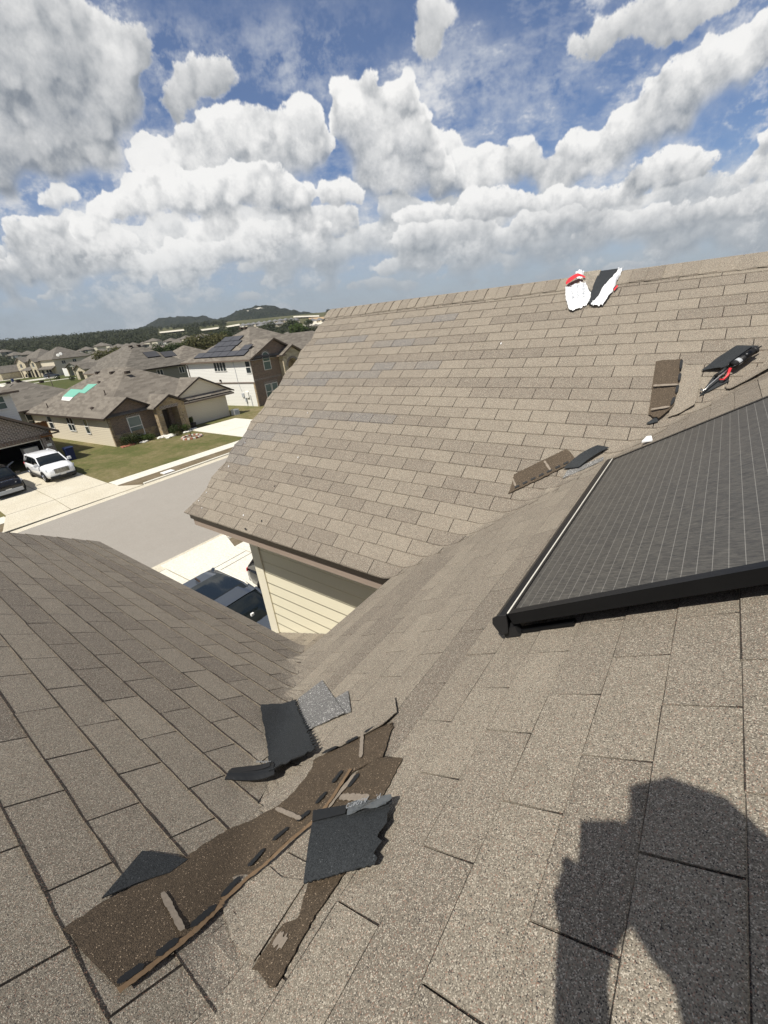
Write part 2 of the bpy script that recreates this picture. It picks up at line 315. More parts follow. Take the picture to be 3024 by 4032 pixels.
M_REDP = plain('red_plastic_print', (.62, .035, .045), .35, .45)
M_GREYP = plain('grey_printed_text', (.42, .44, .46), .5, .3)
M_ALU = plain('black_anodised_aluminium', (.012, .013, .015), .35, .5, .6, var=.3, scale=9)
M_GLINT_RAIL = plain('pale_glint_and_rail', (.74, .71, .63), .5, .3)  # pale colour painting the sun glint on the panel frame; also silver roof rails
M_STEEL = plain('bright_steel', (.62, .62, .60), .25, .5, 1.0)
M_FASC = plain('tan_painted_fascia', (.31, .245, .20), .6, .3)
M_DRIP = plain('dark_drip_edge', (.035, .028, .022), .45, .4)
M_CREAM = siding('cream_lap_siding', (.76, .71, .55), .19)
M_CREAMT = plain('cream_trim_boards', (.76, .71, .57), .55, .3, var=.05)
M_SOFF = plain('tan_soffit', (.36, .31, .24), .7, .2)
M_WHITE = siding('white_lap_siding', (.80, .79, .74), .185)
M_BEIGE = siding('beige_lap_siding', (.68, .61, .48), .18)
M_SAGE = siding('sage_grey_siding', (.27, .27, .23), .18)
M_TRIMW = plain('white_trim', (.78, .77, .73), .5, .3, var=.04)
M_TRIMD = plain('dark_brown_trim', (.05, .036, .028), .5, .3)
M_TRIMB = plain('brown_trim', (.15, .115, .09), .55, .3)
M_BRICK = brick('brown_brick', (.25, .16, .11), (.12, .082, .062), (.34, .30, .25))
M_BRICK2 = brick('grey_brown_brick', (.20, .15, .12), (.085, .066, .058), (.62, .58, .52), .30, .10)
M_STONE = stone('tan_limestone', (.40, .30, .17), (.25, .19, .12)); M_STONEW = stone('cream_stone', (.62, .56, .42), (.42, .35, .24), 2.)
M_GARD = plain('cream_garage_door', (.50, .44, .34), .6, .3, var=.04)
M_ROOF1 = shingle_far('brown_grey_roof_shingles', (.122, .106, .088), (.225, .200, .166))
M_ROOF2 = shingle_far('grey_roof_shingles', (.105, .094, .080), (.190, .172, .146))
M_ROOF3 = shingle_far('new_grey_roof_shingles', (.13, .13, .13), (.22, .22, .22))
M_GLASS = glass('window_glass', (.022, .032, .034)); M_GLASSG = glass('blinds_behind_glass', (.10, .15, .145), .15)
M_CONC = ground('pale_concrete', [(0, (.44, .39, .29)), (.45, (.56, .51, .40)), (1, (.66, .62, .52))], .45, 14, .85, .15, .004)
M_CONC2 = ground('bright_concrete', [(0, (.56, .52, .43)), (.45, (.67, .64, .55)), (1, (.72, .70, .63))], .8, 14, .85, .15, .004)
M_ASPH = ground('grey_asphalt', [(0, (.27, .245, .215)), (.5, (.315, .29, .255)), (1, (.36, .335, .30))], .16, 45, .9, .3, .006)
M_GRASS = ground('patchy_lawn', [(.25, (.060, .080, .022)), (.45, (.105, .112, .038)), (.58, (.165, .145, .066)), (.75, (.27, .22, .13))], .22, 9, .95, .8, .05)
M_GRASSG = ground('green_lawn', [(.2, (.036, .055, .015)), (.5, (.066, .082, .024)), (.75, (.115, .105, .044))], .5, 26, .95, .8, .05)
M_DIRT = ground('dry_verge', [(.2, (.10, .082, .045)), (.5, (.17, .135, .085)), (.8, (.25, .205, .145))], 1.2, 30, .95, .8, .04)
M_SCRUB = ground('scrub_land', [(.2, (.040, .050, .020)), (.5, (.075, .080, .034)), (.8, (.17, .145, .085))], .02, 1.2, .95, .3, .3)
M_LEAF = leaf('dark_green_leaves', (.018, .034, .010), (.050, .072, .020), (.085, .098, .030))
M_LEAF2 = leaf('olive_leaves', (.050, .060, .020), (.115, .112, .042), (.15, .13, .055))
M_LEAF3 = leaf('fresh_green_leaves', (.045, .080, .020), (.10, .13, .035), (.06, .09, .02))
M_LEAFO = leaf('distant_oak_leaves', (.050, .060, .034), (.075, .085, .046), (.095, .10, .056))
M_LEAFD = leaf('deep_green_far_leaves', (.038, .049, .028), (.058, .068, .037), (.070, .076, .044))
M_BARK = plain('grey_brown_bark', (.11, .085, .06), .9, .1)
M_RUB = plain('black_rubber', (.012, .012, .012), .8, .2); M_CHROME = plain('chrome', (.75, .76, .78), .12, .5, 1.)
M_CARW = plain('white_car_paint', (.80, .81, .82), .12, .55, var=.01); M_CARK = plain('black_car_paint', (.006, .006, .008), .06, .6, var=.1)
M_CARG = plain('slate_grey_car_paint', (.085, .10, .125), .12, .55, .35, var=.03); M_CARB = plain('dark_blue_car_paint', (.02, .026, .04), .15, .5)
M_CARGL = glass('tinted_car_glass', (.010, .014, .016), .03); M_BLKP = plain('black_plastic', (.016, .016, .017), .5, .35)
M_LAMP = plain('headlight_lens', (.55, .57, .6), .1, .6); M_REDB = plain('red_brick_pavers', (.36, .15, .10), .9, .15, var=.3)
M_BLUE = plain('blue_bin_plastic', (.012, .025, .10), .45, .35); M_ROCK = plain('white_limestone_rock', (.66, .64, .58), .9, .2, var=.2, scale=9)
M_GREEN = plain('mint_underlayment', (.17, .42, .33), .6, .2, var=.06); M_WOOD = plain('cedar_fence_boards', (.17, .085, .04), .85, .15, var=.3)
M_PV = plain('grey_blue_solar_glass', (.062, .062, .066), .38, .35, var=.2, scale=.6); M_INSIDE = plain('dark_interior', (.012, .010, .009), .9, .1)
M_TERRA = plain('dark_plant_pot', (.02, .018, .017), .6, .3); M_SKIN = plain('skin', (.42, .24, .16), .55, .35); M_CLOTH = plain('navy_cloth', (.03, .035, .06), .9, .1)
M_CAP = plain('grey_cap', (.12, .12, .13), .9, .1); M_PHONE = plain('black_phone', (.01, .01, .012), .2, .5)

# ---------------------------------------------------------------- mesh helpers
class MB:
    def __init__(s): s.v = []; s.f = []; s.m = []; s.mats = []; s.tint = []
    def mi(s, mat):
        if mat not in s.mats: s.mats.append(mat)
        return s.mats.index(mat)
    def add(s, vs, fs, mat):
        o = len(s.v); s.v += [tuple(x) for x in vs]; k = s.mi(mat)
        s.f += [tuple(i + o for i in f) for f in fs]; s.m += [k] * len(fs)
    def quad(s, a, b, c, d, mat): s.add([a, b, c, d], [(0, 1, 2, 3)], mat)
    def poly(s, pts, mat): s.add(pts, [tuple(range(len(pts)))], mat)
    def box(s, fr, lo, hi, mat):
        P = [fr(x, y, z) for x in (lo[0], hi[0]) for y in (lo[1], hi[1]) for z in (lo[2], hi[2])]
        s.add(P, [(0, 1, 3, 2), (4, 6, 7, 5), (0, 4, 5, 1), (2, 3, 7, 6), (0, 2, 6, 4), (1, 5, 7, 3)], mat)
    def prism(s, pts, off, mat):                         # polygon swept along a vector
        n = len(pts); a = [Vector(p) for p in pts]; b = [p + Vector(off) for p in a]
        s.add(a + b, [tuple(range(n))[::-1], tuple(range(n, 2 * n))] + [(i, (i + 1) % n, n + (i + 1) % n, n + i) for i in range(n)], mat)
    def tube(s, pts, r, mat, n=8, caps=True):
        pts = [Vector(p) for p in pts]; rs = r if isinstance(r, (list, tuple)) else [r] * len(pts); rings = []
        up = None
        for i, p in enumerate(pts):
            d = (pts[min(i + 1, len(pts) - 1)] - pts[max(i - 1, 0)]).normalized()
            if up is None: up = d.orthogonal().normalized()
            a = (up - d * up.dot(d)).normalized(); up = a; b = d.cross(a)
            rings.append([p + (a * math.cos(2 * math.pi * k / n) + b * math.sin(2 * math.pi * k / n)) * rs[i] for k in range(n)])
        vs = [q for R in rings for q in R]; fs = []
        for i in range(len(pts) - 1):
            for k in range(n): fs.append((i * n + k, i * n + (k + 1) % n, (i + 1) * n + (k + 1) % n, (i + 1) * n + k))
        if caps: fs += [tuple(range(n))[::-1], tuple(range((len(pts) - 1) * n, len(pts) * n))]
        s.add(vs, fs, mat)
    def build(s, name, parent=None, smooth=False, solid=0, fix=True):
        me = bpy.data.meshes.new(name); me.from_pydata(s.v, [], s.f)
        for m in s.mats: me.materials.append(m)
        me.polygons.foreach_set('material_index', s.m)
        if s.tint:
            a = me.attributes.new('tint', 'FLOAT_VECTOR', 'POINT'); a.data.foreach_set('vector', [c for t in s.tint for c in t])
        me.update()
        if fix and not s.tint:
            bm = bmesh.new(); bm.from_mesh(me); bmesh.ops.recalc_face_normals(bm, faces=bm.faces); bm.to_mesh(me); bm.free()
        if smooth: me.polygons.foreach_set('use_smooth', [True] * len(me.polygons))
        o = bpy.data.objects.new(name, me); COL.objects.link(o)
        if parent is not None:
            o.parent = parent; o.matrix_parent_inverse = parent_inv(parent)
        if solid:
            md = o.modifiers.new('thickness', 'SOLIDIFY'); md.thickness = solid; md.offset = 0
        return o
def split_build(mb, name, parent):                       # every separate piece becomes a part of its own
    par = list(range(len(mb.v)))
    def find(a):
        while par[a] != a: par[a] = par[par[a]]; a = par[a]
        return a
    for f_ in mb.f:
        for q in f_[1:]: par[find(q)] = find(f_[0])
    groups = {}
    for f_, m_ in zip(mb.f, mb.m): groups.setdefault(find(f_[0]), []).append((f_, m_))
    out = []
    for fs in groups.values():
        n = MB(); ids = {}
        for f_, m_ in fs:
            for q in f_: ids.setdefault(q, len(ids))
        n.v = [mb.v[q] for q in ids]
        for f_, m_ in fs: n.f.append(tuple(ids[q] for q in f_)); n.m.append(n.mi(mb.mats[m_]))
        out.append(n.build(name, parent))
    return out
def world_mat(o):
    m = o.matrix_basis.copy()
    if o.parent: m = world_mat(o.parent) @ o.matrix_parent_inverse @ m
    return m
def parent_inv(p): return world_mat(p).inverted()
def tag(o, label, cat, group=None):
    o['label'] = label; o['category'] = cat
    if group: o['group'] = group
    return o
def thing(name, label, cat, loc=(0, 0, 0), group=None):
    o = bpy.data.objects.new(name, None); COL.objects.link(o); o.location = loc; o.empty_display_size = .2
    return tag(o, label, cat, group)
def struct(o, kind='structure'): o['kind'] = kind; return o
def frame(P0, U, V, Wd=(0, 0, 1)):
    P0, U, V, Wd = Vector(P0), Vector(U), Vector(V), Vector(Wd)
    return lambda u, v, w: P0 + U * u + V * v + Wd * w
WF = lambda x, y, z: Vector((x, y, z))

# ================================================================ OUR HOUSE: three shingled slopes meeting in valleys
AS, BS, CS = .698, .6153, .636
def zA(y): return -2.0655 + AS * (y - 2.3951)
def zB(x): return -.828 + BS * (x - .0416)
def zC(y): return -1.195 - CS * (y - .0101)
def smx(a, b, k=.05): return max(a, b) + max(k - abs(a - b), 0) ** 2 / (4 * k)
def RS(x, y): return smx(smx(zA(y), zB(x)), zC(y))
WT, EX = 1 / 3, .143
house = thing('family_house', 'tan shingled house in the foreground with damaged roof slopes and a cream sided wall', 'house', (0, 0, GZ))
def tab(mb, mat, P, rows, lim0, lim1, u0, u1, v0, v1, tint, thick, gap=.004, ew=0):
    # P(u, v) -> plan point; u along the course, v up the slope (both metres); lim0/lim1(v) clip the course ends
    t0, t1 = thick, .0025
    a0, a1 = max(u0 + gap, lim0(v0)), min(u1 - gap, lim1(v0)); b0, b1 = max(u0 + gap, lim0(v1)), min(u1 - gap, lim1(v1))
    if a1 - a0 < .012 and b1 - b0 < .012: return
    a1 = max(a1, a0 + .002); b1 = max(b1, b0 + .002)
    near = abs(a0 - lim0(v0)) < .5 or abs(a1 - lim1(v0)) < .5
    n = 6 if near else 2
    dz = rng.uniform(-.0012, .0018); sk = rng.uniform(-.0025, .0025)
    top0, top1, bot0 = [], [], []
    for k in range(n + 1):
        f = k / n
        x, y = P(a0 + (a1 - a0) * f, v0 + sk * (f - .5) + rng.uniform(-.0012, .0012)); z = RS(x, y)
        top0.append((x, y, z + (t0 + dz) * 1.2)); bot0.append((x, y, z - .002))
        x, y = P(b0 + (b1 - b0) * f, v1 + .004); top1.append((x, y, RS(x, y) + t1))
    vs = top0 + top1 + bot0; m = n + 1; fs = []
    for k in range(n):
        fs.append((k, k + 1, m + k + 1, m + k)); fs.append((2 * m + k, 2 * m + k + 1, k + 1, k))
    fs.append((0, m, 2 * m)); fs.append((n, 2 * m + n, m + n))
    mb.add(vs, fs, mat); mb.tint += [tint] * len(vs)
    if ew:                                             # bare asphalt showing along the worn lower edge
        vs = []
        for k in range(n + 1):
            x, y, z = top0[k]; vs.append((x, y, z + .0007))
        for k in range(n + 1):
            f = k / n; x, y = P(a0 + (a1 - a0) * f, v0 + ew * rng.uniform(.6, 1.4)); vs.append((x, y, RS(x, y) + (t0 + dz) * 1.2 - (t0 * 1.2 - t1) * ew / EX + .0007))
        mb.add(vs, [(k, k + 1, m + k + 1, m + k) for k in range(n)], mat); mb.tint += [(.2, 0, .92)] * len(vs)
    # the older shingle showing in the slot beside the tab
    xs = [(max(u0 - gap - .002, lim0(v0)), v0), (min(u0 + gap + .002, lim1(v0)), v0), (min(u0 + gap + .002, lim1(v1)), v1), (max(u0 - gap - .002, lim0(v1)), v1)]
    if xs[1][0] - xs[0][0] > .004:
        q = [P(*c) for c in xs]; vs = [(x, y, RS(x, y) + .0006) for x, y in q]
        mb.add(vs, [(0, 1, 2, 3)], mat); mb.tint += [(.2, 0, 1)] * 4
def slope(name, mat, P, rows, lim0, lim1, skew, umin, umax, ca, thick, tintf, parent, gap=.004, ew=0):
    mb = MB(); r2 = random.Random(hash(name) % 1000 + 5)
    for j in range(*rows):
        off = WT * (skew * j + (.5 if j % 2 else 0)) + r2.uniform(-.012, .012)
        k0 = math.floor((umin - off) / WT) - 1; k1 = math.ceil((umax - off) / WT) + 1
        run = r2.random()
        for k in range(k0, k1):
            if k % 3 == 0: run = r2.random()
            u = off + k * WT
            tab(mb, mat, P, rows, lim0, lim1, u, u + WT, j * EX, (j + 1) * EX, tintf(j, u, run, r2), thick, gap, ew)
    return mb.build(name, parent, fix=False)
caA, caB, caC = (1 / math.hypot(1, s) for s in (AS, BS, CS))
PA = lambda u, v: (-4.8562 + u, 2.3951 + v * caA)
PB_ = lambda u, v: (.0416 + v * caB, 1.1756 + u)
PC = lambda u, v: (-1.8332 + u, .0101 + v * caC)
CLA, CLB = .085, .07
limA1 = lambda v: .0416 + (zA(2.3951 + v * caA) + CLA + .828) / BS + 4.8562
rakA = lambda v: -5.19 + 4.8562 - (.09 if v < .12 else 0) + .035 * math.sin(v * 31)
def limB1(v):
    x = .0416 + v * caB; return 2.3951 + (zB(x) + 2.0655 + .015) / AS - 1.1756
def limB0(v):
    x = .0416 + v * caB; return .0101 - (zB(x) + CLB + 1.195) / CS - 1.1756
limC1 = lambda v: .0416 + (zC(.0101 + v * caC) + .015 + .828) / BS + 1.8332
rakC = lambda v: -5.62 + 1.8332 + .02 * math.sin(v * 37)
BLUE = {(17, -1.6), (18, -1.3), (12, -2.6)}
def tintA(j, u, run, r):
    t = .66 + r.uniform(-.10, .12)
    if run < .30: t = .36 + r.uniform(-.08, .12)
    x = u - 4.856; b = 0
    for jj, xx, w_ in ((9, -4.75, .5), (10, -4.6, .55), (11, -4.4, .5), (8, -4.95, .35), (7, -5.1, .3), (6, -5.0, .3), (12, -3.5, .6), (13, -3.95, .12), (17, -4.1, .7), (18, -3.0, .45), (22, -4.55, .45), (24, -3.2, .5), (21, -3.3, .45), (16, -4.75, .4)):
        if j == jj and abs(x + .16 - xx) < w_: b = r.uniform(.3, .7)
    return (t, b, 0)
def tintB(j, u, run, r):
    t = .80 + r.uniform(-.2, .2)
    if run < .32: t = .46 + r.uniform(-.12, .12)
    return (t, 0, 0)
def tintC(j, u, run, r):
    t = .76 + r.uniform(-.16, .18)
    if run < .33: t = .40 + r.uniform(-.08, .12)
    return (t, .05 * r.random(), 0)
slope('roof_slope', M_A, PA, (0, 28), rakA, limA1, -.0655, -.6, 8, caA, .0085, tintA, house, .0034, .0012)
slope('roof_slope', M_B, PB_, (-16, 15), limB0, limB1, -.0654, -4.5, 5, caB, .0065, tintB, house, .0022, .0010)
slope('roof_slope', M_CC, PC, (-14, 12), rakC, limC1, .0357, -4, 3.2, caC, .009, tintC, house, .003, .007)
# plywood deck just under the shingles, following slopes and valleys
def deck(xs, ys, cond):
    mb = MB(); idx = {}
    for i in range(len(xs) - 1):
        for j in range(len(ys) - 1):
            if cond((xs[i] + xs[i + 1]) / 2, (ys[j] + ys[j + 1]) / 2):
                mb.quad(*[(x, y, RS(x, y) - .012) for x, y in ((xs[i], ys[j]), (xs[i + 1], ys[j]), (xs[i + 1], ys[j + 1]), (xs[i], ys[j + 1]))], M_DRIP)
    return mb
def lin(a, b, n): return [a + (b - a) * k / n for k in range(n + 1)]
deck(lin(-1.88, 1.9, 48), lin(-1.6, 5.62, 90), lambda x, y: True).build('roof_deck', house)
mb = MB()
xs = lin(-5.13, -1.88, 8)
for a, b in zip(xs, xs[1:]):
    mb.quad((a, 2.41, zA(2.41) - .012), (b, 2.41, zA(2.41) - .012), (b, 5.62, zA(5.62) - .012), (a, 5.62, zA(5.62) - .012), M_DRIP)
mb.quad((-5.57, 1.385, zC(1.385) - .012), (-1.88, 1.385, zC(1.385) - .012), (-1.88, -1.7, zC(-1.7) - .012), (-5.57, -1.7, zC(-1.7) - .012), M_DRIP)
mb.build('roof_deck', house)
# far side of the ridge
mb = MB(); yr = 5.63; zr = zA(yr)
mb.quad((-5.19, yr, zr), (1.9, yr, zr), (1.9, yr + 3.2, zr - 3.2 * AS), (-5.19, yr + 3.2, zr - 3.2 * AS), M_ROOF1)
mb.quad((-5.58, -1.9, zC(-1.9)), (1.9, -1.9, zC(-1.9)), (1.9, -4.9, zC(-1.9) - 3 * CS), (-5.58, -4.9, zC(-1.9) - 3 * CS), M_ROOF1)
split_build(mb, 'roof_back', house)
# ridge caps
mb = MB(); r2 = random.Random(4); x = -5.2
while x < 1.9:
    L = .145; t = (r2.choice([.75, .7, .8, .35, .62]) + r2.uniform(-.08, .08), 0, 0)
    o = r2.uniform(-.006, .006); wv = .155 + r2.uniform(-.01, .01); h0, h1 = .030, .019
    pr_ = [(-wv, -wv * AS), (-.05, -.05 * AS + .012), (0, .004), (.05, -.05 * AS + .012), (wv, -wv * AS)]
    vs = []
    for xx, h in ((x - .012, h1), (x + L, h0), ):
        vs += [(xx, yr + a + o, zr + b + h) for a, b in pr_]
    vs += [(x + L, yr + a + o, zr + b) for a, b in pr_]
    fs = [(k, k + 1, 5 + k + 1, 5 + k) for k in range(4)] + [(5 + k, 5 + k + 1, 10 + k + 1, 10 + k) for k in range(4)] + [(0, 5, 10), (4, 14, 9)]
    mb.add(vs, fs, M_A); mb.tint += [t] * len(vs); x += L
mb.build('ridge_cap', house, fix=False)
# eaves, fascia, soffit and walls
mb = MB(); mb.box(WF, (-5.16, 2.402, -2.125), (-1.92, 2.44, -2.068), M_DRIP); mb.build('drip_edge', house)
mb = MB(); mb.box(WF, (-5.14, 2.425, -2.225), (-1.95, 2.452, -2.1255), M_FASC); mb.build('fascia_board', house)
mb = MB(); mb.prism([(-5.16, 2.46, -2.24), (-5.16, 5.62, 5.62 * AS - 2.0655 - 2.3951 * AS - .16), (-5.16, 5.62, zA(5.62) - .02), (-5.16, 2.42, -2.10)], (.03, 0, 0), M_FASC); mb.build('rake_board', house)
mb = MB(); mb.box(WF, (-5.12, 2.4525, -2.222), (-1.6, 3.05, -2.205), M_SOFF); mb.build('soffit', house)
mb = MB(); mb.box(WF, (-4.82, 3.052, -8.35), (2, 8.2, -2.25), M_CREAM); mb.box(WF, (-1.58, -4.2, -8.35), (6, 3.05, -2.3), M_CREAM); mb.box(WF, (-5.2, -4.2, -8.35), (-1.6, .9, -2.6), M_CREAM)
mb.build('wall', house)
mb = MB(); mb.box(WF, (-4.99, 3.030, -8.35), (-4.80, 3.055, -2.222), M_CREAMT); mb.box(WF, (-5.0, 3.056, -8.35), (-4.826, 3.2, -2.222), M_CREAMT); mb.build('corner_board', house)
mb = MB(); mb.box(WF, (-5.56, 1.375, -2.22), (-1.95, 1.392, -2.09), M_FASC); mb.box(WF, (-1.90, 1.40, -2.19), (-1.88, 2.39, -2.06), M_FASC); mb.build('fascia_board', house)
# porch roof far below, in the notch between the two wings
mb = MB(); fz = lambda x: -4.42 + .41 * (x + 4.93); r2 = random.Random(9)
x = -5.62; k = 0
while x < -1.62:
    y = .9 - .11 * (k % 2)
    while y < 3.04:
        y2 = min(y + .33, 3.045); t = (r2.choice([.7, .5, .85, .35]), .1, 0)
        if y2 > .92:
            y1 = max(y, .92)
            vs = [(x, y1 + .003, fz(x) + .012), (x, y2 - .003, fz(x) + .012), (x + .135, y2 - .003, fz(x + .135) + .003), (x + .135, y1 + .003, fz(x + .135) + .003), (x, y1 + .003, fz(x) - .01), (x, y2 - .003, fz(x) - .01)]
            mb.add(vs, [(0, 1, 2, 3), (4, 5, 1, 0)], M_CC); mb.tint += [t] * 6
        y += .33
    x += .13; k += 1
mb.build('porch_roof', house, fix=False)
mb = MB(); mb.prism([(-5.6, .92, fz(-5.6) - .012), (-5.6, 3.04, fz(-5.6) - .012), (-1.6, 3.04, fz(-1.6) - .012), (-1.6, .92, fz(-1.6) - .012)], (0, 0, -.16), M_FASC); mb.build('porch_deck', house)

# ---------------------------------------------------------------- loose and torn shingles
def resample(pl, n):
    P = [Vector((*p[:2], 0)) for p in pl]; d = [0]
    for a, b in zip(P, P[1:]): d.append(d[-1] + (b - a).length)
    out = []
    for k in range(n + 1):
        t = d[-1] * k / n; i = 0
        while i < len(P) - 2 and d[i + 1] < t: i += 1
        L = d[i + 1] - d[i]; out.append(P[i].lerp(P[i + 1], (t - d[i]) / L if L else 0))
    return out
def strip(A, B, lift, mat, nu=24, nv=6, jag=(0, 0, 0, 0), thick=.004, seed=1, mb=None):
    """Sheet between polylines A and B lying on the roof; lift(u, v) raises it; jag roughens the A, B, start and end edges."""
    r = random.Random(seed); a, b = resample(A, nu), resample(B, nu); mb = mb or MB()
    L = sum((p - q).length for p, q in zip(a, a[1:])) / nu
    vs = []; n = (nu + 1) * (nv + 1)
    for i in range(nu + 1):
        for j in range(nv + 1):
            p = a[i].lerp(b[i], j / nv)
            if j == 0 and jag[0]: p += (a[i] - b[i]).normalized() * r.uniform(-1, 1) * jag[0]
            if j == nv and jag[1]: p += (b[i] - a[i]).normalized() * r.uniform(-1, 1) * jag[1]
            if i == 0 and jag[2]: p += (a[0] - a[1]).normalized() * r.uniform(-1, 1) * jag[2]
            if i == nu and jag[3]: p += (a[-1] - a[-2]).normalized() * r.uniform(-1, 1) * jag[3]
            vs.append((p.x, p.y, RS(p.x, p.y) + lift(i / nu, j / nv)))
    lo = [(x, y, z - thick) for x, y, z in vs]; w_ = nv + 1; fs = []
    for i in range(nu):
        for j in range(nv):
            q = (i * w_ + j, i * w_ + j + 1, (i + 1) * w_ + j + 1, (i + 1) * w_ + j); fs += [q, tuple(n + c for c in q[::-1])]
    rim = [(i * w_, (i + 1) * w_) for i in range(nu)] + [((i + 1) * w_ + nv, i * w_ + nv) for i in range(nu)] + [(j + 1, j) for j in range(nv)] + [(nu * w_ + j, nu * w_ + j + 1) for j in range(nv)]
    fs += [(p, q, n + q, n + p) for p, q in rim]
    mb.add(vs + lo, fs, mat); return mb
def tstrip(A, B, lift, mat, tint, **k):
    mb = strip(A, B, lift, mat, **k); mb.tint = [tint] * len(mb.v); return mb
def dash(mb, a, b, wd, lift, mat, n=8, seed=0, rag=.25):
    r = random.Random(seed); a, b = Vector(a), Vector(b); d = (b - a).normalized(); s = Vector((-d.y, d.x)); A, B = [], []
    for k in range(n + 1):
        p = a.lerp(b, k / n); e = 1 if mat is M_RUST else math.sin(math.pi / 2 * min(1, max(.35 if mat is M_DUST else .1, min(k, n - k) / n * (14 if mat is M_DUST else 6))))
        h = wd / 2 * e * (1 + r.uniform(-rag, rag)); A.append(p + s * h); B.append(p - s * h)
    vs = []
    for p in A + B: vs.append((p.x, p.y, RS(p.x, p.y) + lift))
    m = n + 1; mb.add(vs, [(k, k + 1, m + k + 1, m + k) for k in range(n)], mat)

BAND_UP = [(-0.665,0.760),(-0.705,0.733),(-0.808,0.634),(-0.868,0.590),(-0.891,0.572),(-0.862,0.544),(-0.849,0.469),(-0.860,0.402),(-0.893,0.358),(-0.919,0.263),(-0.914,0.176),(-0.895,0.082),(-0.910,-0.040),(-0.894,-0.106)]
BAND_LO = [(-0.650,0.735),(-0.599,0.622),(-0.675,0.552),(-0.673,0.462),(-0.678,0.385),(-0.713,0.318),(-0.728,0.255),(-0.745,0.203),(-0.740,0.133),(-0.731,0.128),(-0.716,0.052),(-0.706,-0.032),(-0.705,-0.082)]
TAR = [((-0.819,0.630),(-0.864,0.594)),((-0.759,0.679),(-0.793,0.648)),((-0.715,0.729),(-0.746,0.699)),((-0.710,0.546),(-0.708,0.498)),((-0.704,0.469),(-0.709,0.426)),((-0.709,0.404),(-0.727,0.366)),((-0.740,0.344),(-0.760,0.298)),((-0.765,0.274),(-0.761,0.218)),((-0.754,0.191),(-0.741,0.134)),((-0.732,0.117),(-0.723,0.055)),((-0.718,0.029),(-0.715,-0.015)),((-0.715,-0.034),(-0.716,-0.078))]
DUST = [((-0.750,0.692),(-0.674,0.599)),((-0.856,0.378),(-0.718,0.375)),((-0.839,0.052),(-0.727,0.042))]
RUST = [(-0.681,0.556),(-0.665,0.454),(-0.663,0.389),(-0.697,0.316),(-0.715,0.251),(-0.734,0.201),(-0.733,0.132),(-0.724,0.124),(-0.710,0.053),(-0.703,-0.034),(-0.702,-0.081)]
c3 = lambda p: (p[0], p[1], RS(*p))
t = thing('torn_shingle', 'long dark brown shingle course laid bare along the lower valley with black tar dashes', 'shingle', c3(BAND_LO[6]))
strip(BAND_UP, BAND_LO, lambda u, v: .016 + .006 * math.sin(math.pi * v), M_BROWN, nu=90, nv=8, jag=(.003, .004, .009, .003), seed=3).build('exposed_face', t)
mb = MB()
for k, (a, b) in enumerate(TAR): dash(mb, a, b, .015, .0262, M_TAR, seed=k, n=14, rag=.18)
split_build(mb, 'sealant_strip', t)
mb = MB()
for k, (a, b) in enumerate(DUST): dash(mb, a, b, .013, .0275, M_DUST, seed=k + 40, n=18, rag=.2)
split_build(mb, 'dusty_strip', t)
mb = MB(); mb2 = MB()
for k in range(len(RUST) - 1): dash(mb, RUST[k], RUST[k + 1], .012, .0243, M_RUST, seed=k + 70, n=8, rag=.25)
mb.build('dirt_line', t)
t = thing('torn_shingle', 'dark brown shingle corner laid bare just above the taped black flap', 'shingle', c3((-.6, .55)))
strip([(-0.597,0.620),(-0.526,0.629),(-0.518,0.579),(-0.503,0.492),(-0.50,0.455)], [(-0.630,0.596),(-0.655,0.560),(-0.664,0.467),(-0.662,0.397),(-.655,.39)], lambda u, v: .013 + .004 * math.sin(math.pi * v), M_BROWN, nu=30, nv=8, jag=(.002, .002, 0, 0), seed=5).build('exposed_face', t)
mb = MB(); dash(mb, (-0.643,0.468), (-0.543,0.485), .022, .0205, M_DUST, n=14, seed=9); dash(mb, (-.652, .545), (-.660, .42), .016, .0195, M_DUST, n=14, seed=10); split_build(mb, 'dusty_strip', t)
mb = MB(); dash(mb, (-.640, .55), (-.640, .50), .016, .0200, M_TAR, seed=11); split_build(mb, 'sealant_strip', t)
t = thing('torn_shingle', 'black asphalt flap with clear printed tape folded over near the middle of the valley', 'shingle', c3((-.53, .36)))
FL = [(-0.668,0.390),(-0.459,0.489),(-0.402,0.338),(-0.547,0.248)]
strip([FL[0], FL[1]], [FL[3], FL[2]], lambda u, v: .034 + .012 * (1 - u) * (1 - v) + .010 * math.sin(v * 3.1) , M_BLACK, nu=26, nv=14, jag=(0, .002, 0, .009), seed=8).build('flap', t)
def lerp2(a, b, f): return (a[0] + (b[0] - a[0]) * f, a[1] + (b[1] - a[1]) * f)
strip([lerp2(FL[0], FL[1], .0), lerp2(FL[0], FL[1], .45)], [lerp2(FL[0], FL[3], .16), lerp2(FL[1], FL[2], .12)][0:1] + [lerp2(lerp2(FL[0], FL[1], .45), lerp2(FL[3], FL[2], .45), .15)], lambda u, v: .052 + .010 * (1 - u) * (1 - v), M_TAR, nu=10, nv=3, thick=.003).build('bare_edge', t)
tp = strip([(-0.573,0.439),(-0.515,.464),(-0.458,0.487)], [(-0.551,0.411),(-0.505,.437),(-0.461,0.459)], lambda u, v: .0530 + .004 * math.sin(u * 9 + v * 4), M_TAPE, nu=24, nv=4, jag=(.001, .001, .002, .006), thick=.0006, seed=2).build('tape', t)
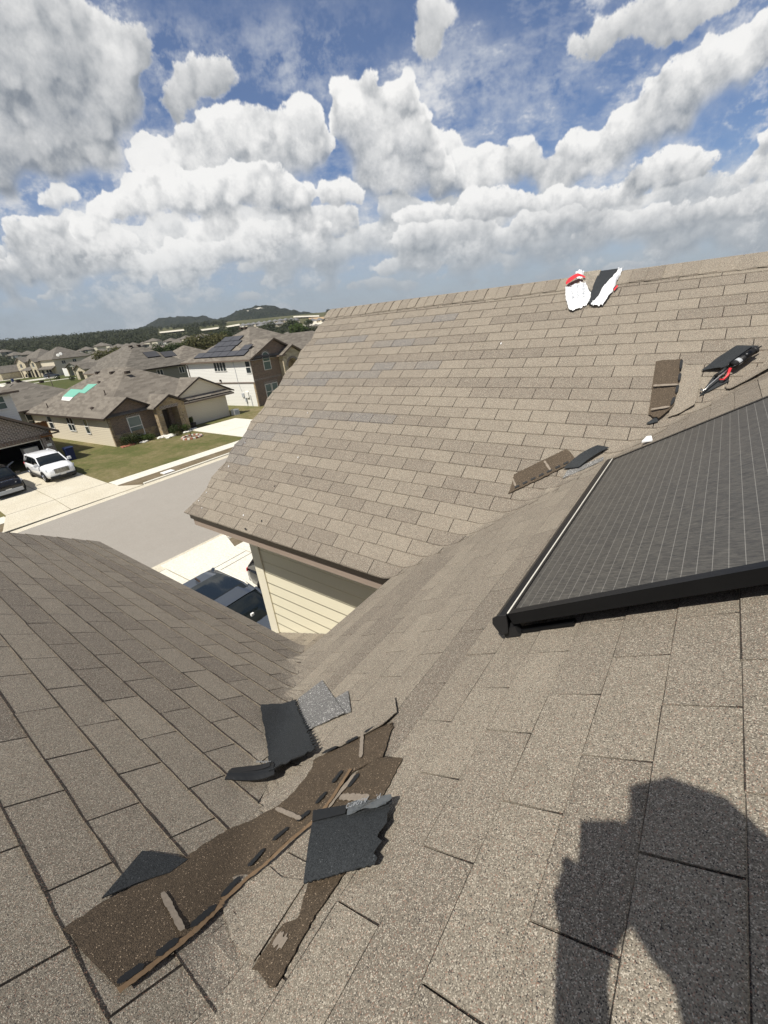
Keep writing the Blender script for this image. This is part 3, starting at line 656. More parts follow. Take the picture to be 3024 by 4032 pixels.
def text_mesh(name, body, size, mat, parent, mtx, ext=.0004):
    c = bpy.data.curves.new(name, 'FONT'); c.body = body; c.size = size; c.extrude = ext; c.align_x = 'CENTER'; c.align_y = 'CENTER'
    o = bpy.data.objects.new(name, c); COL.objects.link(o); dg = bpy.context.evaluated_depsgraph_get(); dg.update()
    me = bpy.data.meshes.new_from_object(o.evaluated_get(dg)); bpy.data.objects.remove(o); me.transform(mtx); me.materials.clear(); me.materials.append(mat)
    n = bpy.data.objects.new(name, me); COL.objects.link(n)
    if parent is not None: n.parent = parent; n.matrix_parent_inverse = parent_inv(parent)
    return n
def on_roof(x, y, dx, dy, h):                       # text frame lying on the roof, reading along (dx, dy)
    e = .01; nrm = Vector((-(RS(x + e, y) - RS(x - e, y)) / (2 * e), -(RS(x, y + e) - RS(x, y - e)) / (2 * e), 1)).normalized()
    X = Vector((dx, dy, 0)); X = (X - nrm * X.dot(nrm)).normalized(); Y = nrm.cross(X); p = Vector((x, y, RS(x, y))) + nrm * h
    return Matrix(((X.x, Y.x, nrm.x, p.x), (X.y, Y.y, nrm.y, p.y), (X.z, Y.z, nrm.z, p.z), (0, 0, 0, 1)))
text_mesh('printing', 'A50490', .022, M_INK, t, on_roof(-.520, .445, -.9, -.42, .0475)); text_mesh('printing', 'P.', .022, M_INK, t, on_roof(-.468, .474, -.9, -.42, .048))
t = thing('torn_shingle', 'narrow dark brown strip running down from under the taped black flap', 'shingle', c3((-.49, .18)))
strip([(-0.551,0.262),(-0.512,0.196),(-0.542,0.173),(-0.538,0.092)], [(-0.470,0.310),(-0.474,0.213),(-0.464,0.148),(-0.458,0.093)], lambda u, v: .0125, M_BROWN, nu=26, nv=6, jag=(.002, .002, 0, .004), seed=12).build('exposed_face', t)
mb = MB(); dash(mb, (-0.532,0.150), (-0.500,0.152), .026, .0150, M_DUST, n=10, seed=3, rag=.5); split_build(mb, 'dusty_strip', t)
t = tag(strip([(-0.989,0.069),(-0.935,.108),(-0.893,0.132)], [(-0.916,-0.038),(-.905,.03),(-0.885,0.085)], lambda u, v: .019, M_BLACK, nu=14, nv=6, seed=13).build('torn_shingle'), 'small black triangular shingle corner sticking out above the long bare brown course', 'shingle')
t = thing('torn_shingle', 'black shingle folded over on the left slope with a serrated edge', 'shingle', c3((-1.2, .65)))
B1 = [(-1.470,0.732),(-1.389,0.868),(-0.901,0.593),(-0.961,0.443)]
def l1(u, v): return .026 + .075 * max(0, u - .45) ** 1.4 * (1.2 - .4 * v) + .006 * math.sin(u * 7 + v * 3)
strip([B1[0], lerp2(B1[0], B1[3], .5), (-1.00, .46)], [B1[1], lerp2(B1[1], B1[2], .5), B1[2]], l1, M_BLACK, nu=30, nv=14, jag=(.002, .004, .004, .008), seed=21, thick=.006).build('flap', t)
mb = MB(); e1, e2 = Vector(B1[1]), Vector(B1[2]); r2 = random.Random(3)
for k in range(22):
    f = k / 22; p = e1.lerp(e2, f + .012); q = e1.lerp(e2, f + .036); n_ = Vector((q - p).yx); n_.y *= -1; n_ = n_.normalized() * .016 * (1 if n_.x < 0 else 1)
    m_ = p.lerp(q, .5) + Vector((.010, .012)); h = l1(f, 1) + .004
    mb.add([(p.x, p.y, RS(*p) + h), (q.x, q.y, RS(*q) + h), (m_.x, m_.y, RS(*m_) + h - .006), (p.x, p.y, RS(*p) + h - .006), (q.x, q.y, RS(*q) + h - .006)], [(0, 1, 2), (3, 4, 2), (0, 1, 4, 3)], M_BLACK)
mb.build('serrated_edge', t)
st_ = strip([(-1.136,0.393),(-1.09,.452),(-1.035,0.505)], [(-1.099,0.352),(-1.04,.398),(-0.972,0.462)], lambda u, v: .030 + .028 * u + .012 * math.sin(3.1 * v), M_TAR, nu=20, nv=5, jag=(.001, .001, .003, .004), thick=.004, seed=4).build('curled_strip', t)
strip([(-1.128,0.394),(-1.085,.446),(-1.04,.492)], [(-1.110,0.376),(-1.066,.425),(-1.018,.476)], lambda u, v: .0415 + .028 * u, M_BLKP, nu=14, nv=2, thick=.0006).build('tape', t)
text_mesh('printing', 'A50490', .017, M_INK, t, on_roof(-1.055, .453, -.72, -.68, .0620))
t = tag(strip([(-1.394,0.893),(-1.37,.96),(-1.350,1.030)], [(-1.101,0.690),(-1.02,.74),(-0.944,0.795)], lambda u, v: .012 + .010 * v * u, M_GREY, nu=18, nv=10, jag=(0, .002, 0, 0), seed=30).build('torn_shingle'), 'blue grey unfaded shingle patch right of the folded black shingle', 'shingle')
t = tag(strip([(-1.099,0.888),(-1.058,0.936)], [(-0.950,0.795),(-0.918,0.807)], lambda u, v: .014, M_GREY, nu=8, nv=6, seed=31).build('torn_shingle'), 'small grey green triangle of shingle at the tip of the blue grey patch', 'shingle')
t = tag(tstrip([(-.935,.775),(-.86,.83),(-.747,.885),(-.674,.80)], [(-.885,.60),(-.81,.64),(-.745,.69),(-.690,.735)], lambda u, v: .013 + .012 * u * u + .006 * v, M_B, (.82, 0, 0), nu=30, nv=10, jag=(.001, .002, 0, .002), seed=33).build('torn_shingle', fix=False), 'raised tan shingle end right of the serrated black flap', 'shingle')
# cracks and slots beside the torn places
t = tag(tstrip([(-.716,.250),(-.640,.243),(-.560,.262)], [(-.745,.13),(-.64,.098),(-.545,.10)], lambda u, v: .0115 + .004 * v, M_B, (.78, 0, 0), nu=16, nv=6, seed=35).build('torn_shingle', fix=False), 'tan shingle tab between the long bare course and the narrow brown strip', 'shingle')
# pieces on the far slope
def piece(label, name_parts, A, B, lift, mat, **k):
    t_ = thing('torn_shingle', label, 'shingle', c3(A[0])); strip(A, B, lift, mat, **k).build(name_parts, t_); return t_
t = piece('upright brown shingle strip lying across the courses left of the caulking gun', 'exposed_face', [(-0.410,4.530),(-0.393,4.359),(-0.369,4.165),(-0.355,4.018)], [(-0.225,4.541),(-0.199,4.279),(-0.196,4.078),(-0.273,3.967)], lambda u, v: .022 + .03 * u * v, M_BROWN, nu=24, nv=8, jag=(.002, .003, .006, .006), seed=41)
mb = MB()
for a, b in (((-.222, 4.49), (-.213, 4.40)), ((-.208, 4.36), (-.203, 4.29)), ((-.202, 4.25), (-.202, 4.18)), ((-.205, 4.14), (-.215, 4.07))): dash(mb, a, b, .018, .062, M_TAR, seed=5)
split_build(mb, 'sealant_strip', t); mb = MB(); dash(mb, (-.375, 4.25), (-.205, 4.262), .016, .055, M_DUST, n=10, seed=2); dash(mb, (-.345, 4.025), (-.222, 4.055), .016, .062, M_DUST, n=10, seed=4); split_build(mb, 'dusty_strip', t)
t = tag(strip([(-0.352,3.938),(-0.292,4.001)], [(-.33,3.935),(-0.275,3.958)], lambda u, v: .03, M_BLACK, nu=6, nv=3).build('torn_shingle'), 'tiny black shingle scrap under the foot of the upright brown strip', 'shingle')
t = tag(tstrip([(-0.212,4.507),(-.14,4.47),(-0.070,4.439)], [(-0.216,4.002),(-.14,4.03),(-0.060,4.10)], lambda u, v: .016 + .016 * u + .012 * v, M_A, (.72, 0, 0), nu=12, nv=14, jag=(.001, .002, .002, .002), seed=44).build('torn_shingle', fix=False), 'lifted tan shingle between the upright brown strip and the caulking gun', 'shingle')
t = piece('slanting brown shingle strip lying in the upper valley left of the solar panel', 'exposed_face', [(-1.235,3.407),(-1.06,3.54),(-0.883,3.675)], [(-1.215,3.245),(-.99,3.41),(-0.772,3.585)], lambda u, v: .025 + .01 * math.sin(3.1 * v), M_BROWN, nu=28, nv=7, jag=(.002, .003, .010, .003), seed=45)
mb = MB()
for f in (.08, .2, .32, .44, .56, .68, .8): dash(mb, lerp2((-1.215,3.262), (-.772,3.60), f), lerp2((-1.215,3.262), (-.772,3.60), f + .075), .016, .036, M_TAR, seed=6)
split_build(mb, 'sealant_strip', t); mb = MB(); dash(mb, (-1.02, 3.54), (-.945, 3.47), .016, .0385, M_DUST, n=9, seed=2); dash(mb, (-1.225, 3.36), (-1.175, 3.30), .014, .0385, M_DUST, n=9, seed=4); split_build(mb, 'dusty_strip', t)
piece('shiny black shingle strip curling against the upper corner of the solar panel', 'flap', [(-0.653,3.720),(-.75,3.62),(-0.85,3.50)], [(-0.560,3.710),(-.64,3.62),(-0.738,3.52)], lambda u, v: .035 + .02 * math.sin(3.1 * u), M_BLACK, nu=16, nv=6, jag=(.001, .001, .003, .003), seed=47)
t = tag(strip([(-0.821,3.50),(-.70,3.575),(-0.580,3.641)], [(-0.832,3.432),(-.70,3.515),(-0.576,3.590)], lambda u, v: .016, M_GREY, nu=14, nv=4, jag=(.001, .002, .002, .002), seed=48).build('torn_shingle'), 'grey shingle sliver under the shiny black strip beside the solar panel', 'shingle')
piece('black shingle flap under the caulking gun', 'flap', [(0.124,4.650),(.02,4.54),(-0.066,4.426)], [(0.261,4.577),(.18,4.49),(0.075,4.390)], lambda u, v: .03 + .05 * v, M_BLACK, nu=16, nv=8, jag=(.001, .002, .002, .006), seed=49)
t = tag(strip([(0.019,4.385),(.07,4.36),(0.123,4.332)], [(-0.045,4.197),(0.02,4.25),(0.07,4.29)], lambda u, v: .022, M_BLACK, nu=10, nv=6, jag=(.002, .004, 0, 0), seed=50).build('torn_shingle'), 'black shingle patch below the hooked rod of the caulking gun', 'shingle')
t = tag(tstrip([(0.40,4.53),(.335,4.488),(.22,4.37),(0.103,4.275)], [(0.40,4.40),(.338,4.365),(.24,4.29),(0.13,4.235)], lambda u, v: .05 - .02 * u, M_A, (.45, 0, 0), nu=18, nv=6, jag=(.002, .003, 0, .006), seed=51).build('torn_shingle', fix=False), 'curled tan shingle edge between the caulking gun and the solar panel', 'shingle')
# caulking gun lying on the black flap
def rp(x, y, h): return Vector((x, y, RS(x, y) + h))
t = thing('caulking_gun', 'black caulking gun with a steel push rod lying on black shingle near the right edge', 'caulking gun', rp(.12, 4.4, 0))
mb = MB(); mb.tube([rp(.125, 4.385, .095), rp(.235, 4.51, .095)], .026, M_BLKP, 14); mb.tube([rp(.232, 4.507, .095), rp(.245, 4.521, .095)], .029, M_BLKP, 14); mb.build('cartridge', t, True)
mb = MB(); mb.tube([rp(.143, 4.404, .095), rp(.160, 4.424, .095)], .0272, M_GREYP, 14); mb.build('white_label', t, True)
mb = MB(); mb.tube([rp(.180, 4.448, .1), rp(.212, 4.484, .1)], .0268, M_ALU, 14); mb.build('printed_label', t, True)
mb = MB(); mb.tube([rp(.244, 4.519, .095), rp(.252, 4.528, .095), rp(.276, 4.556, .092)], [.012, .009, .004], M_BLKP, 10); mb.build('nozzle', t, True)
mb = MB(); mb.tube([rp(.250, 4.495, .105), rp(.150, 4.375, .105), rp(.108, 4.352, .10)], .006, M_ALU, 6); mb.tube([rp(.215, 4.53, .105), rp(.10, 4.40, .10), rp(.085, 4.36, .095)], .006, M_ALU, 6); mb.tube([rp(.085, 4.36, .095), rp(.06, 4.352, .07), rp(.025, 4.33, .06)], .012, M_BLKP, 8); mb.build('frame', t, True)
mb = MB(); mb.tube([rp(.112, 4.352, .10), rp(.105, 4.325, .07), rp(.085, 4.305, .055), rp(.06, 4.31, .05)], [.010, .009, .007, .006], M_REDP, 8); mb.build('trigger', t, True)
mb = MB(); mb.tube([rp(.115, 4.37, .095), rp(.07, 4.32, .085), rp(.0, 4.235, .07), rp(-.015, 4.213, .06), rp(-.032, 4.206, .055), rp(-.044, 4.215, .05), rp(-.043, 4.235, .045)], .005, M_STEEL, 8); mb.build('push_rod', t, True)
# torn wrapper and shingle bundle hung over the ridge
t = thing('shingle_bundle', 'black and tan shingles from an opened pack folded over the ridge', 'shingle bundle', c3((-1.1, 5.6)))
strip([(-1.171,5.640),(-1.175,5.42),(-1.157,5.208)], [(-0.990,5.640),(-1.04,5.42),(-1.12,5.215)], lambda u, v: .055 + .02 * math.sin(3.1 * u), M_BLACK, nu=16, nv=8, jag=(.004, .002, .002, .002), seed=60, thick=.02).build('black_sheet', t)
strip([(-1.335,5.640),(-1.30,5.50)], [(-1.160,5.640),(-1.165,5.35)], lambda u, v: .066, M_TANS, nu=10, nv=6, thick=.015, seed=61).build('tan_sheet', t)
t = thing('torn_wrapper', 'torn white plastic wrapper with a red printed band on the ridge', 'plastic wrapper', c3((-1.3, 5.4)))
r3 = random.Random(5); wob = [[r3.uniform(-1, 1) for _ in range(40)] for _ in range(40)]
def crumple(s, amp): return lambda u, v: s + amp * (.6 * math.sin(u * 11 + v * 5) * math.cos(v * 9 - u * 3) + .8 * wob[int(u * 30)][int(v * 30)] * .5) + .05 * math.sin(math.pi * min(1, max(0, u))) * math.sin(math.pi * v)
strip([(-1.481,5.495),(-1.45,5.40),(-1.423,5.335),(-1.353,5.195),(-1.314,5.151)], [(-1.337,5.540),(-1.243,5.505),(-1.196,5.418),(-1.155,5.307),(-1.180,5.215)], crumple(.035, .020), M_PLASTIC, nu=28, nv=18, jag=(.004, .010, .008, .008), thick=.002, seed=62).build('wrap_sheet', t, True)
strip([(-1.437,5.690),(-1.39,5.58)], [(-1.345,5.680),(-1.330,5.590)], crumple(.045, .012), M_PLASTIC, nu=10, nv=10, jag=(.008, .006, .006, .006), thick=.002, seed=63).build('wrap_sheet', t, True)
strip([(-0.995,5.66),(-1.0,5.55),(-1.05,5.462),(-1.116,5.294),(-1.134,5.194)], [(-0.948,5.650),(-0.958,5.52),(-0.972,5.401),(-0.985,5.276),(-1.016,5.187)], crumple(.045, .022), M_PLASTIC, nu=30, nv=14, jag=(.014, .006, .008, .004), thick=.002, seed=64).build('wrap_sheet', t, True)
strip([(-1.478,5.488),(-1.462,5.518),(-1.377,5.556),(-1.29,5.530)], [(-1.464,5.455),(-1.421,5.462),(-1.351,5.512),(-1.285,5.512)], lambda u, v: .088 + .03 * math.sin(3 * u), M_REDP, nu=14, nv=4, thick=.0015).build('red_band', t)
strip([(-0.950,5.43),(-0.968,5.38)], [(-0.935,5.42),(-0.955,5.36)], lambda u, v: .04, M_REDP, nu=5, nv=3, thick=.002).build('red_band', t)
mb = MB()
for k in range(11):
    f = .16 + k * .072
    a0_, b0_ = lerp2((-1.452,5.44), (-1.335,5.175), f), lerp2((-1.24,5.48), (-1.19,5.25), f)
    for p, q in (((.08, .42), (.5, .9)) if k % 3 else ((.1, .55), (.62, .86))):
        pass
    for g0, g1 in ((.10, .34), (.40, .58), (.64, .90)):
        dash(mb, lerp2(a0_, b0_, g0), lerp2(a0_, b0_, g1 - .05 * (k % 2)), .0065, .104, M_GREYP, n=3, seed=k, rag=.1)
split_build(mb, 'printed_text', t)
mb = MB(); r3 = random.Random(8)
# scattered bits
for (x, y) in [(-4.199,3.864),(-5.016,3.376),(-3.872,3.287),(-5.018,3.042),(-5.094,2.675),(-5.129,2.559),(-4.972,2.492),(-4.156,2.546),(-1.938,4.807),(-.251,4.392)]:
    m_ = MB(); h = r3.uniform(.005, .009); a = r3.uniform(0, 6)
    pts = [(x + math.cos(a + k * 1.05) * h * r3.uniform(.5, 1.3), y + math.sin(a + k * 1.05) * h * r3.uniform(.5, 1.3)) for k in range(6)]
    m_.prism([(p, q, RS(p, q) + .012) for p, q in pts], (0, 0, .008), M_PLASTIC)
    tag(m_.build('plastic_scrap'), 'tiny white scrap of plastic on the tan shingles of the far slope', 'scrap', 'white scraps on the far slope')
for k, (x, y) in enumerate([(-3.965,2.911),(-3.804,2.532),(-3.949,2.420)]):
    m_ = MB(); a = .6 + k
    pts = [(0, 0), (.02, .012), (.05, .008), (.045, .022), (.02, .03), (.004, .02)]; ca_, sa_ = math.cos(a), math.sin(a)
    m_.prism([(x + p * ca_ - q * sa_, y + p * sa_ + q * ca_, RS(x, y) + .016 + .3 * abs(q)) for p, q in pts], (0, 0, .003), M_TAR)
    tag(m_.build('dry_leaf'), 'small dark dry leaf on the far slope near its eave', 'leaf', 'dry leaves on the far slope')
m_ = MB(); x, y = -.299, 3.602; m_.prism([(x - .03, y - .03, RS(x, y) + .02), (x + .035, y - .01, RS(x, y) + .03), (x + .02, y + .03, RS(x, y) + .05), (x - .01, y + .045, RS(x, y) + .04)], (0, 0, .012), M_PLASTIC)
tag(m_.build('plastic_scrap'), 'white plastic scrap wedged behind the far edge of the solar panel', 'scrap')

# ---------------------------------------------------------------- the photographer, crouching behind the camera
pt = tag(bpy.data.objects.new('person', None), 'person crouching on the roof holding up a phone, seen only by their shadow', 'person'); COL.objects.link(pt); pt.location = (.42, -.6, RS(.42, -.6))
SS = Vector((0, -.537, .843)); SB = Vector((0, .843, .537))
def sp3(a, b, t): return Vector((a, 0, 0)) + SB * b + SS * t
CRv, CUv, CFv = CR, CU, CF
def cl(r_, u_, d_): return CRv * r_ + CUv * u_ + CFv * d_
V_ = []; E_ = []; RD = []
def node(p, r_, par=None):
    V_.append(Vector(p)); RD.append(r_)
    if par is not None: E_.append((par, len(V_) - 1))
    return len(V_) - 1
pel = node((.46, -.66, RS(.46, -.66) + .20), .15)
sp1 = node((.38, -.60, -.16), .135, pel); sp2 = node((.28, -.50, .0), .14, sp1); nk0 = node((.205, -.40, .075), .085, sp2); nk = node(sp3(.165, -.135, .32), .052, nk0)
hd = node(sp3(.108, -.050, .33), .104, nk); ht = node(sp3(.112, .000, .335), .080, hd); ns = node(sp3(.088, -.020, .235), .020, hd)
shl = node((.135, -.44, .02), .062, nk0); elb = node((.088, -.285, -.30), .046, shl); wr = node((-.006, -.088, -.150), .036, elb); pm = node(cl(-.014, -.100, -.030), .048, wr)
shr = node((.40, -.42, .02), .062, nk0); elr = node((.56, -.30, -.20), .045, shr); wrr = node((.52, -.18, -.36), .028, elr); pr2 = node((.50, -.12, -.38), .026, wrr)
for k in range(4):
    a_ = node((.49 + .016 * k - .024, -.08, -.385), .011, pr2); node((.49 + .018 * k - .026, -.045, -.405), .009, a_)
th_ = node((.465, -.11, -.375), .011, pr2); node((.45, -.085, -.385), .009, th_)
for k in range(4):                                             # fingers round the back of the phone
    a_ = node(cl(-.062, -.126 + .024 * k, -.024), .0145, pm); b_ = node(cl(-.092 + .006 * abs(k - 1), -.124 + .024 * k, -.014), .0125, a_); node(cl(-.074, -.122 + .024 * k, .000), .0100, b_)
t1 = node(cl(.026, -.085, -.022), .017, pm); t2 = node(cl(.032, -.058, -.012), .013, t1); node(cl(.018, -.045, -.001), .009, t2)
for sx, kn, ft in ((-1, (.30, -.30, -.38), (.34, -.42, None)), (1, (.66, -.36, -.25), (.62, -.50, None))):
    hp = node((.46 + sx * .10, -.62, RS(.46, -.6) + .19), .10, pel); kk = node(kn, .062, hp); fz_ = RS(ft[0], ft[1]) + .06; an_ = node((ft[0], ft[1], fz_), .042, kk); node((ft[0] + sx * .02, ft[1] + .16, RS(ft[0], ft[1] + .16) + .035), .032, an_)
me = bpy.data.meshes.new('person_skeleton'); me.from_pydata(V_, E_, []); ob = bpy.data.objects.new('person_skeleton', me); COL.objects.link(ob)
ob.modifiers.new('skin', 'SKIN'); 
for k, vv in enumerate(me.skin_vertices[0].data): vv.radius = (RD[k], RD[k]); vv.use_root = (k == 0)
ob.modifiers.new('sub', 'SUBSURF').levels = 2; ob.modifiers['sub'].render_levels = 2
dg = bpy.context.evaluated_depsgraph_get(); dg.update(); bm_ = bpy.data.meshes.new_from_object(ob.evaluated_get(dg)); bpy.data.objects.remove(ob)
bm_.materials.clear(); bm_.materials.append(M_CLOTH); bm_.materials.append(M_SKIN)
hc, hands = V_[hd], (V_[pm], V_[pr2], V_[wr], V_[nk])
for pg in bm_.polygons:
    c_ = pg.center; pg.use_smooth = True
    pg.material_index = 1 if (c_ - hc).length < .16 or any((c_ - q).length < .085 for q in hands) else 0
pb = bpy.data.objects.new('body', bm_); COL.objects.link(pb); pb.parent = pt; pb.matrix_parent_inverse = parent_inv(pt)
mb = MB(); rings = []
for k in range(6):
    z_ = k / 5; rr0 = .114 * math.cos(z_ * 1.25); c_ = sp3(.125, -.036, .335) + Vector((0, 0, .03 + .085 * math.sin(z_ * 1.45))); rings.append([c_ + Vector((math.cos(2 * math.pi * q / 16) * rr0, math.sin(2 * math.pi * q / 16) * rr0 * 1.1, 0)) for q in range(16)])
vs = [p for R_0 in rings for p in R_0]; mb.add(vs, [(i * 16 + q, i * 16 + (q + 1) % 16, (i + 1) * 16 + (q + 1) % 16, (i + 1) * 16 + q) for i in range(5) for q in range(16)] + [tuple(range(80, 96))], M_CAP)
c_ = sp3(.118, -.036, .335) + Vector((0, 0, .03)); mb.prism([c_ + Vector(v) for v in ((-.09, .06, 0), (-.10, .13, -.012), (-.045, .185, -.02), (.03, .185, -.02), (.085, .13, -.012), (.09, .06, 0))], (0, 0, .006), M_CAP); mb.build('cap', pt, True)
mb = MB(); mb.box(cl, (-.0538, -.135, -.012), (.0177, .020, -.0035), M_PHONE); tag(mb.build('phone'), 'phone held up in front of the crouching person, seen only by its shadow', 'phone')

# ---------------------------------------------------------------- solar panel on the main slope
Bup = Vector((1, 0, BS)).normalized(); Bn = Vector((-BS, 0, 1)).normalized()
bf = lambda a, y, h: Vector((.0416, 0, -.828)) + Bup * a + Vector((0, y, 0)) + Bn * h
m, t_, b_ = newmat('dusty_solar_cells'); MP = m
p_ = t_.add('ShaderNodeNewGeometry').outputs['Position']; s_ = t_.sep(p_)
ln = t_.math('PINGPONG', t_.math('DIVIDE', s_[0], .0365 * 1 / math.hypot(1, BS)), .5)
line = t_.mr(ln, .012, .03, 1, 0)
ln2 = t_.math('PINGPONG', t_.math('DIVIDE', s_[1], .156), .5); gap_ = t_.mr(ln2, .004, .012, 1, 0)
rt = t_.add('ShaderNodeVectorRotate', rotation_type='Z_AXIS'); t_.put(rt.inputs['Vector'], p_); rt.inputs['Angle'].default_value = rad(24)
fib = t_.noise(t_.vmath('MULTIPLY', rt.outputs[0], (26, 150, 40)), 1., 5, .7, .6)
blot = t_.noise(p_, 2.2, 4, .6)
cc = t_.mix(t_.mr(fib, .30, .72), (.018, .0175, .017), (.150, .140, .118)); cc = t_.mix(t_.math('MULTIPLY', blot, .5), cc, (.030, .031, .034))
cc = t_.mix(t_.math('MULTIPLY', line, .55), cc, (.36, .35, .32)); cc = t_.mix(t_.math('MULTIPLY', gap_, .3), cc, (.014, .014, .016))
setb(t_, b_, cc, .42, .4)
sp_ = thing('solar_panel', 'large dusty black framed solar panel mounted on the slope at the right', 'solar panel', bf(0, 2.1, 0))
mb = MB(); mb.quad(bf(-.485, 1.225, .098), bf(.470, 1.225, .098), bf(.470, 3.055, .098), bf(-.485, 3.055, .098), MP); mb.quad(bf(-.485, 1.225, .085), bf(.470, 1.225, .085), bf(.470, 3.055, .085), bf(-.485, 3.055, .085), M_BLKP); mb.build('cells', sp_)
mb = MB()
mb.box(bf, (-.5, 1.195, .058), (.485, 1.2252, .102), M_ALU); mb.box(bf, (-.5, 3.0548, .058), (.485, 3.085, .102), M_ALU); mb.box(bf, (-.5, 1.2254, .058), (-.4848, 3.0546, .102), M_ALU); mb.box(bf, (.4698, 1.2254, .058), (.485, 3.0546, .102), M_ALU)
mb.build('panel_frame', sp_)
mb = MB(); mb.box(bf, (-.5035, 1.2, .0985), (-.4975, 3.08, .1035), M_GLINT_RAIL); mb.build('glint_strip', sp_)  # sun glint along the frame, painted in as a pale strip
prof = [(-.508, .1), (-.535, .104), (-.556, .098), (-.567, .080), (-.560, .030), (-.552, .030), (-.558, .078), (-.549, .090), (-.534, .095), (-.508, .092)]
mb = MB(); mb.prism([bf(a, 1.19, h) for a, h in prof], (0, 1.92, 0), M_ALU); mb.build('skirt', sp_)
mb = MB(); mb.prism([bf(a, 1.182, h) for a, h in ((-.50, .104), (-.535, .108), (-.560, .102), (-.572, .080), (-.563, .028), (-.530, .035), (-.512, .07))], (0, .0075, 0), M_BLKP); mb.build('end_cap', sp_)
mb = MB(); mb.box(bf, (-.56, 1.196, .008), (-.50, 1.235, .045), M_BLKP); mb.box(bf, (-.552, 1.215, .006), (-.30, 1.245, .018), M_ALU); mb.box(bf, (-.54, 2.85, .006), (-.44, 2.95, .06), M_ALU); split_build(mb, 'mounting_bracket', sp_)
mb = MB(); mb.box(bf, (-.53, 1.6, .01), (-.47, 1.66, .058), M_ALU); mb.box(bf, (.2, 1.3, .01), (.24, 3.0, .055), M_ALU); split_build(mb, 'mounting_rail', sp_)

# ================================================================ THE SETTING
def smooth(t): t = min(1, max(0, t)); return t * t * (3 - 2 * t)
def TZ(r): return GZ - .06 if r < 270 else GZ - .06 + .047 * (min(r, 1000) - 275) + (0 if r < 280 else 0) if r < 1000 else GZ - .06 + .047 * 725 + (r - 1000) * .002
def pol(az, r, z=0): a = rad(az); return Vector((math.sin(a) * r, math.cos(a) * r, z))
mb = MB(); rr = [0, 20, 60, 120, 200, 250, 270, 280, 300, 330, 360, 400, 450, 500, 560, 630, 700, 800, 900, 1000, 1300, 1800, 2600, 4000, 6500]
na = 120
for i in range(1, len(rr)):
    for k in range(na):
        a0, a1 = 360 * k / na, 360 * (k + 1) / na; q = [pol(a0, rr[i - 1], TZ(rr[i - 1])), pol(a1, rr[i - 1], TZ(rr[i - 1])), pol(a1, rr[i], TZ(rr[i])), pol(a0, rr[i], TZ(rr[i]))]
        mb.add(q if i > 1 else [q[0], q[2], q[3]], [(0, 1, 2, 3)] if i > 1 else [(0, 1, 2)], M_SCRUB)
struct(mb.build('ground'))
def sheet(name, pts, z, mat, thick=.0):
    mb = MB()
    if thick: mb.prism([(x, y, z) for x, y in pts], (0, 0, -thick), mat)
    else: mb.poly([(x, y, z) for x, y in pts], mat)
    return struct(mb.build(name))
fc = lambda y, x0=-28.75, k=-.035: x0 + k * (y - 8)             # far kerb line
YS = (-60, 150)
sheet('street', [(-16.2, YS[0]), (-16.2, YS[1]), (fc(YS[1], -28.3), YS[1]), (fc(YS[0], -28.3), YS[0])], GZ - .012, M_ASPH)
def band(name, xa, xb, y0, y1, z, mat, k=-.035, thick=0, n=1):
    return sheet(name, [(xa + k * (y0 - 8), y0), (xa + k * (y1 - 8), y1), (xb + k * (y1 - 8), y1), (xb + k * (y0 - 8), y0)], z, mat, thick)
band('gutter', -28.15, -28.75, YS[0], YS[1], GZ - .006, M_CONC); band('gutter', -17.2, -16.55, YS[0], YS[1], GZ - .006, M_CONC, 0)
for y0, y1 in ((-60, 3.6), (11.2, 20.6), (28.4, 33), (39, 150)): band('kerb', -28.75, -28.95, y0, y1, GZ + .085, M_CONC2, thick=.2)
for y0, y1 in ((-60, 2.2), (9.4, 150)): band('kerb', -16.55, -16.35, y0, y1, GZ + .085, M_CONC2, 0, thick=.2)
sheet('lawn', [(-28.96, -60), (-28.96 - .035 * 142, 150), (-100, 150), (-100, -60)], GZ + .0, M_GRASS)
sheet('lawn', [(-16.34, -60), (-16.34, 150), (40, 150), (40, -60)], GZ + .0, M_GRASS)
band('verge', -28.97, -30.6, -60, 150, GZ + .006, M_DIRT, -.02)
def walk(ya, yb):
    n = max(1, round((yb - ya) / 1.6)); d = (yb - ya) / n
    mb = MB()
    for k in range(n):
        y0, y1 = ya + k * d + .012, ya + (k + 1) * d - .012
        mb.prism([(x + -.012 * (y - 8), y, GZ + .022) for x, y in ((-30.6, y0), (-30.6, y1), (-31.95, y1), (-31.95, y0))], (0, 0, -.05), M_CONC2)
    struct(mb.build('pavement'))
walk(-40, 4.35); walk(10.2, 21.95); walk(27.6, 60)
def slab(name, pts, mat, z=GZ + .03): return sheet(name, pts, z, mat, .06)
# driveway across the street, in slabs with open joints
slab('driveway', [(-28.80, 3.55), (-28.80, 6.80), (-31.95, 6.97), (-31.95, 4.45)], M_CONC); slab('driveway', [(-28.80, 6.84), (-28.80, 11.1), (-30.3, 10.2), (-31.95, 10.12), (-31.95, 7.0)], M_CONC)
slab('driveway', [(-32.0, 4.45), (-32.0, 6.98), (-36.0, 7.05), (-36.0, 4.6)], M_CONC); slab('driveway', [(-32.0, 7.02), (-32.0, 10.12), (-36.0, 10.2), (-36.0, 7.09)], M_CONC)
slab('driveway', [(-36.04, 4.6), (-36.04, 7.05), (-43.2, 7.1), (-43.2, 4.7)], M_CONC); slab('driveway', [(-36.04, 7.09), (-36.04, 10.2), (-43.2, 10.3), (-43.2, 7.14)], M_CONC)
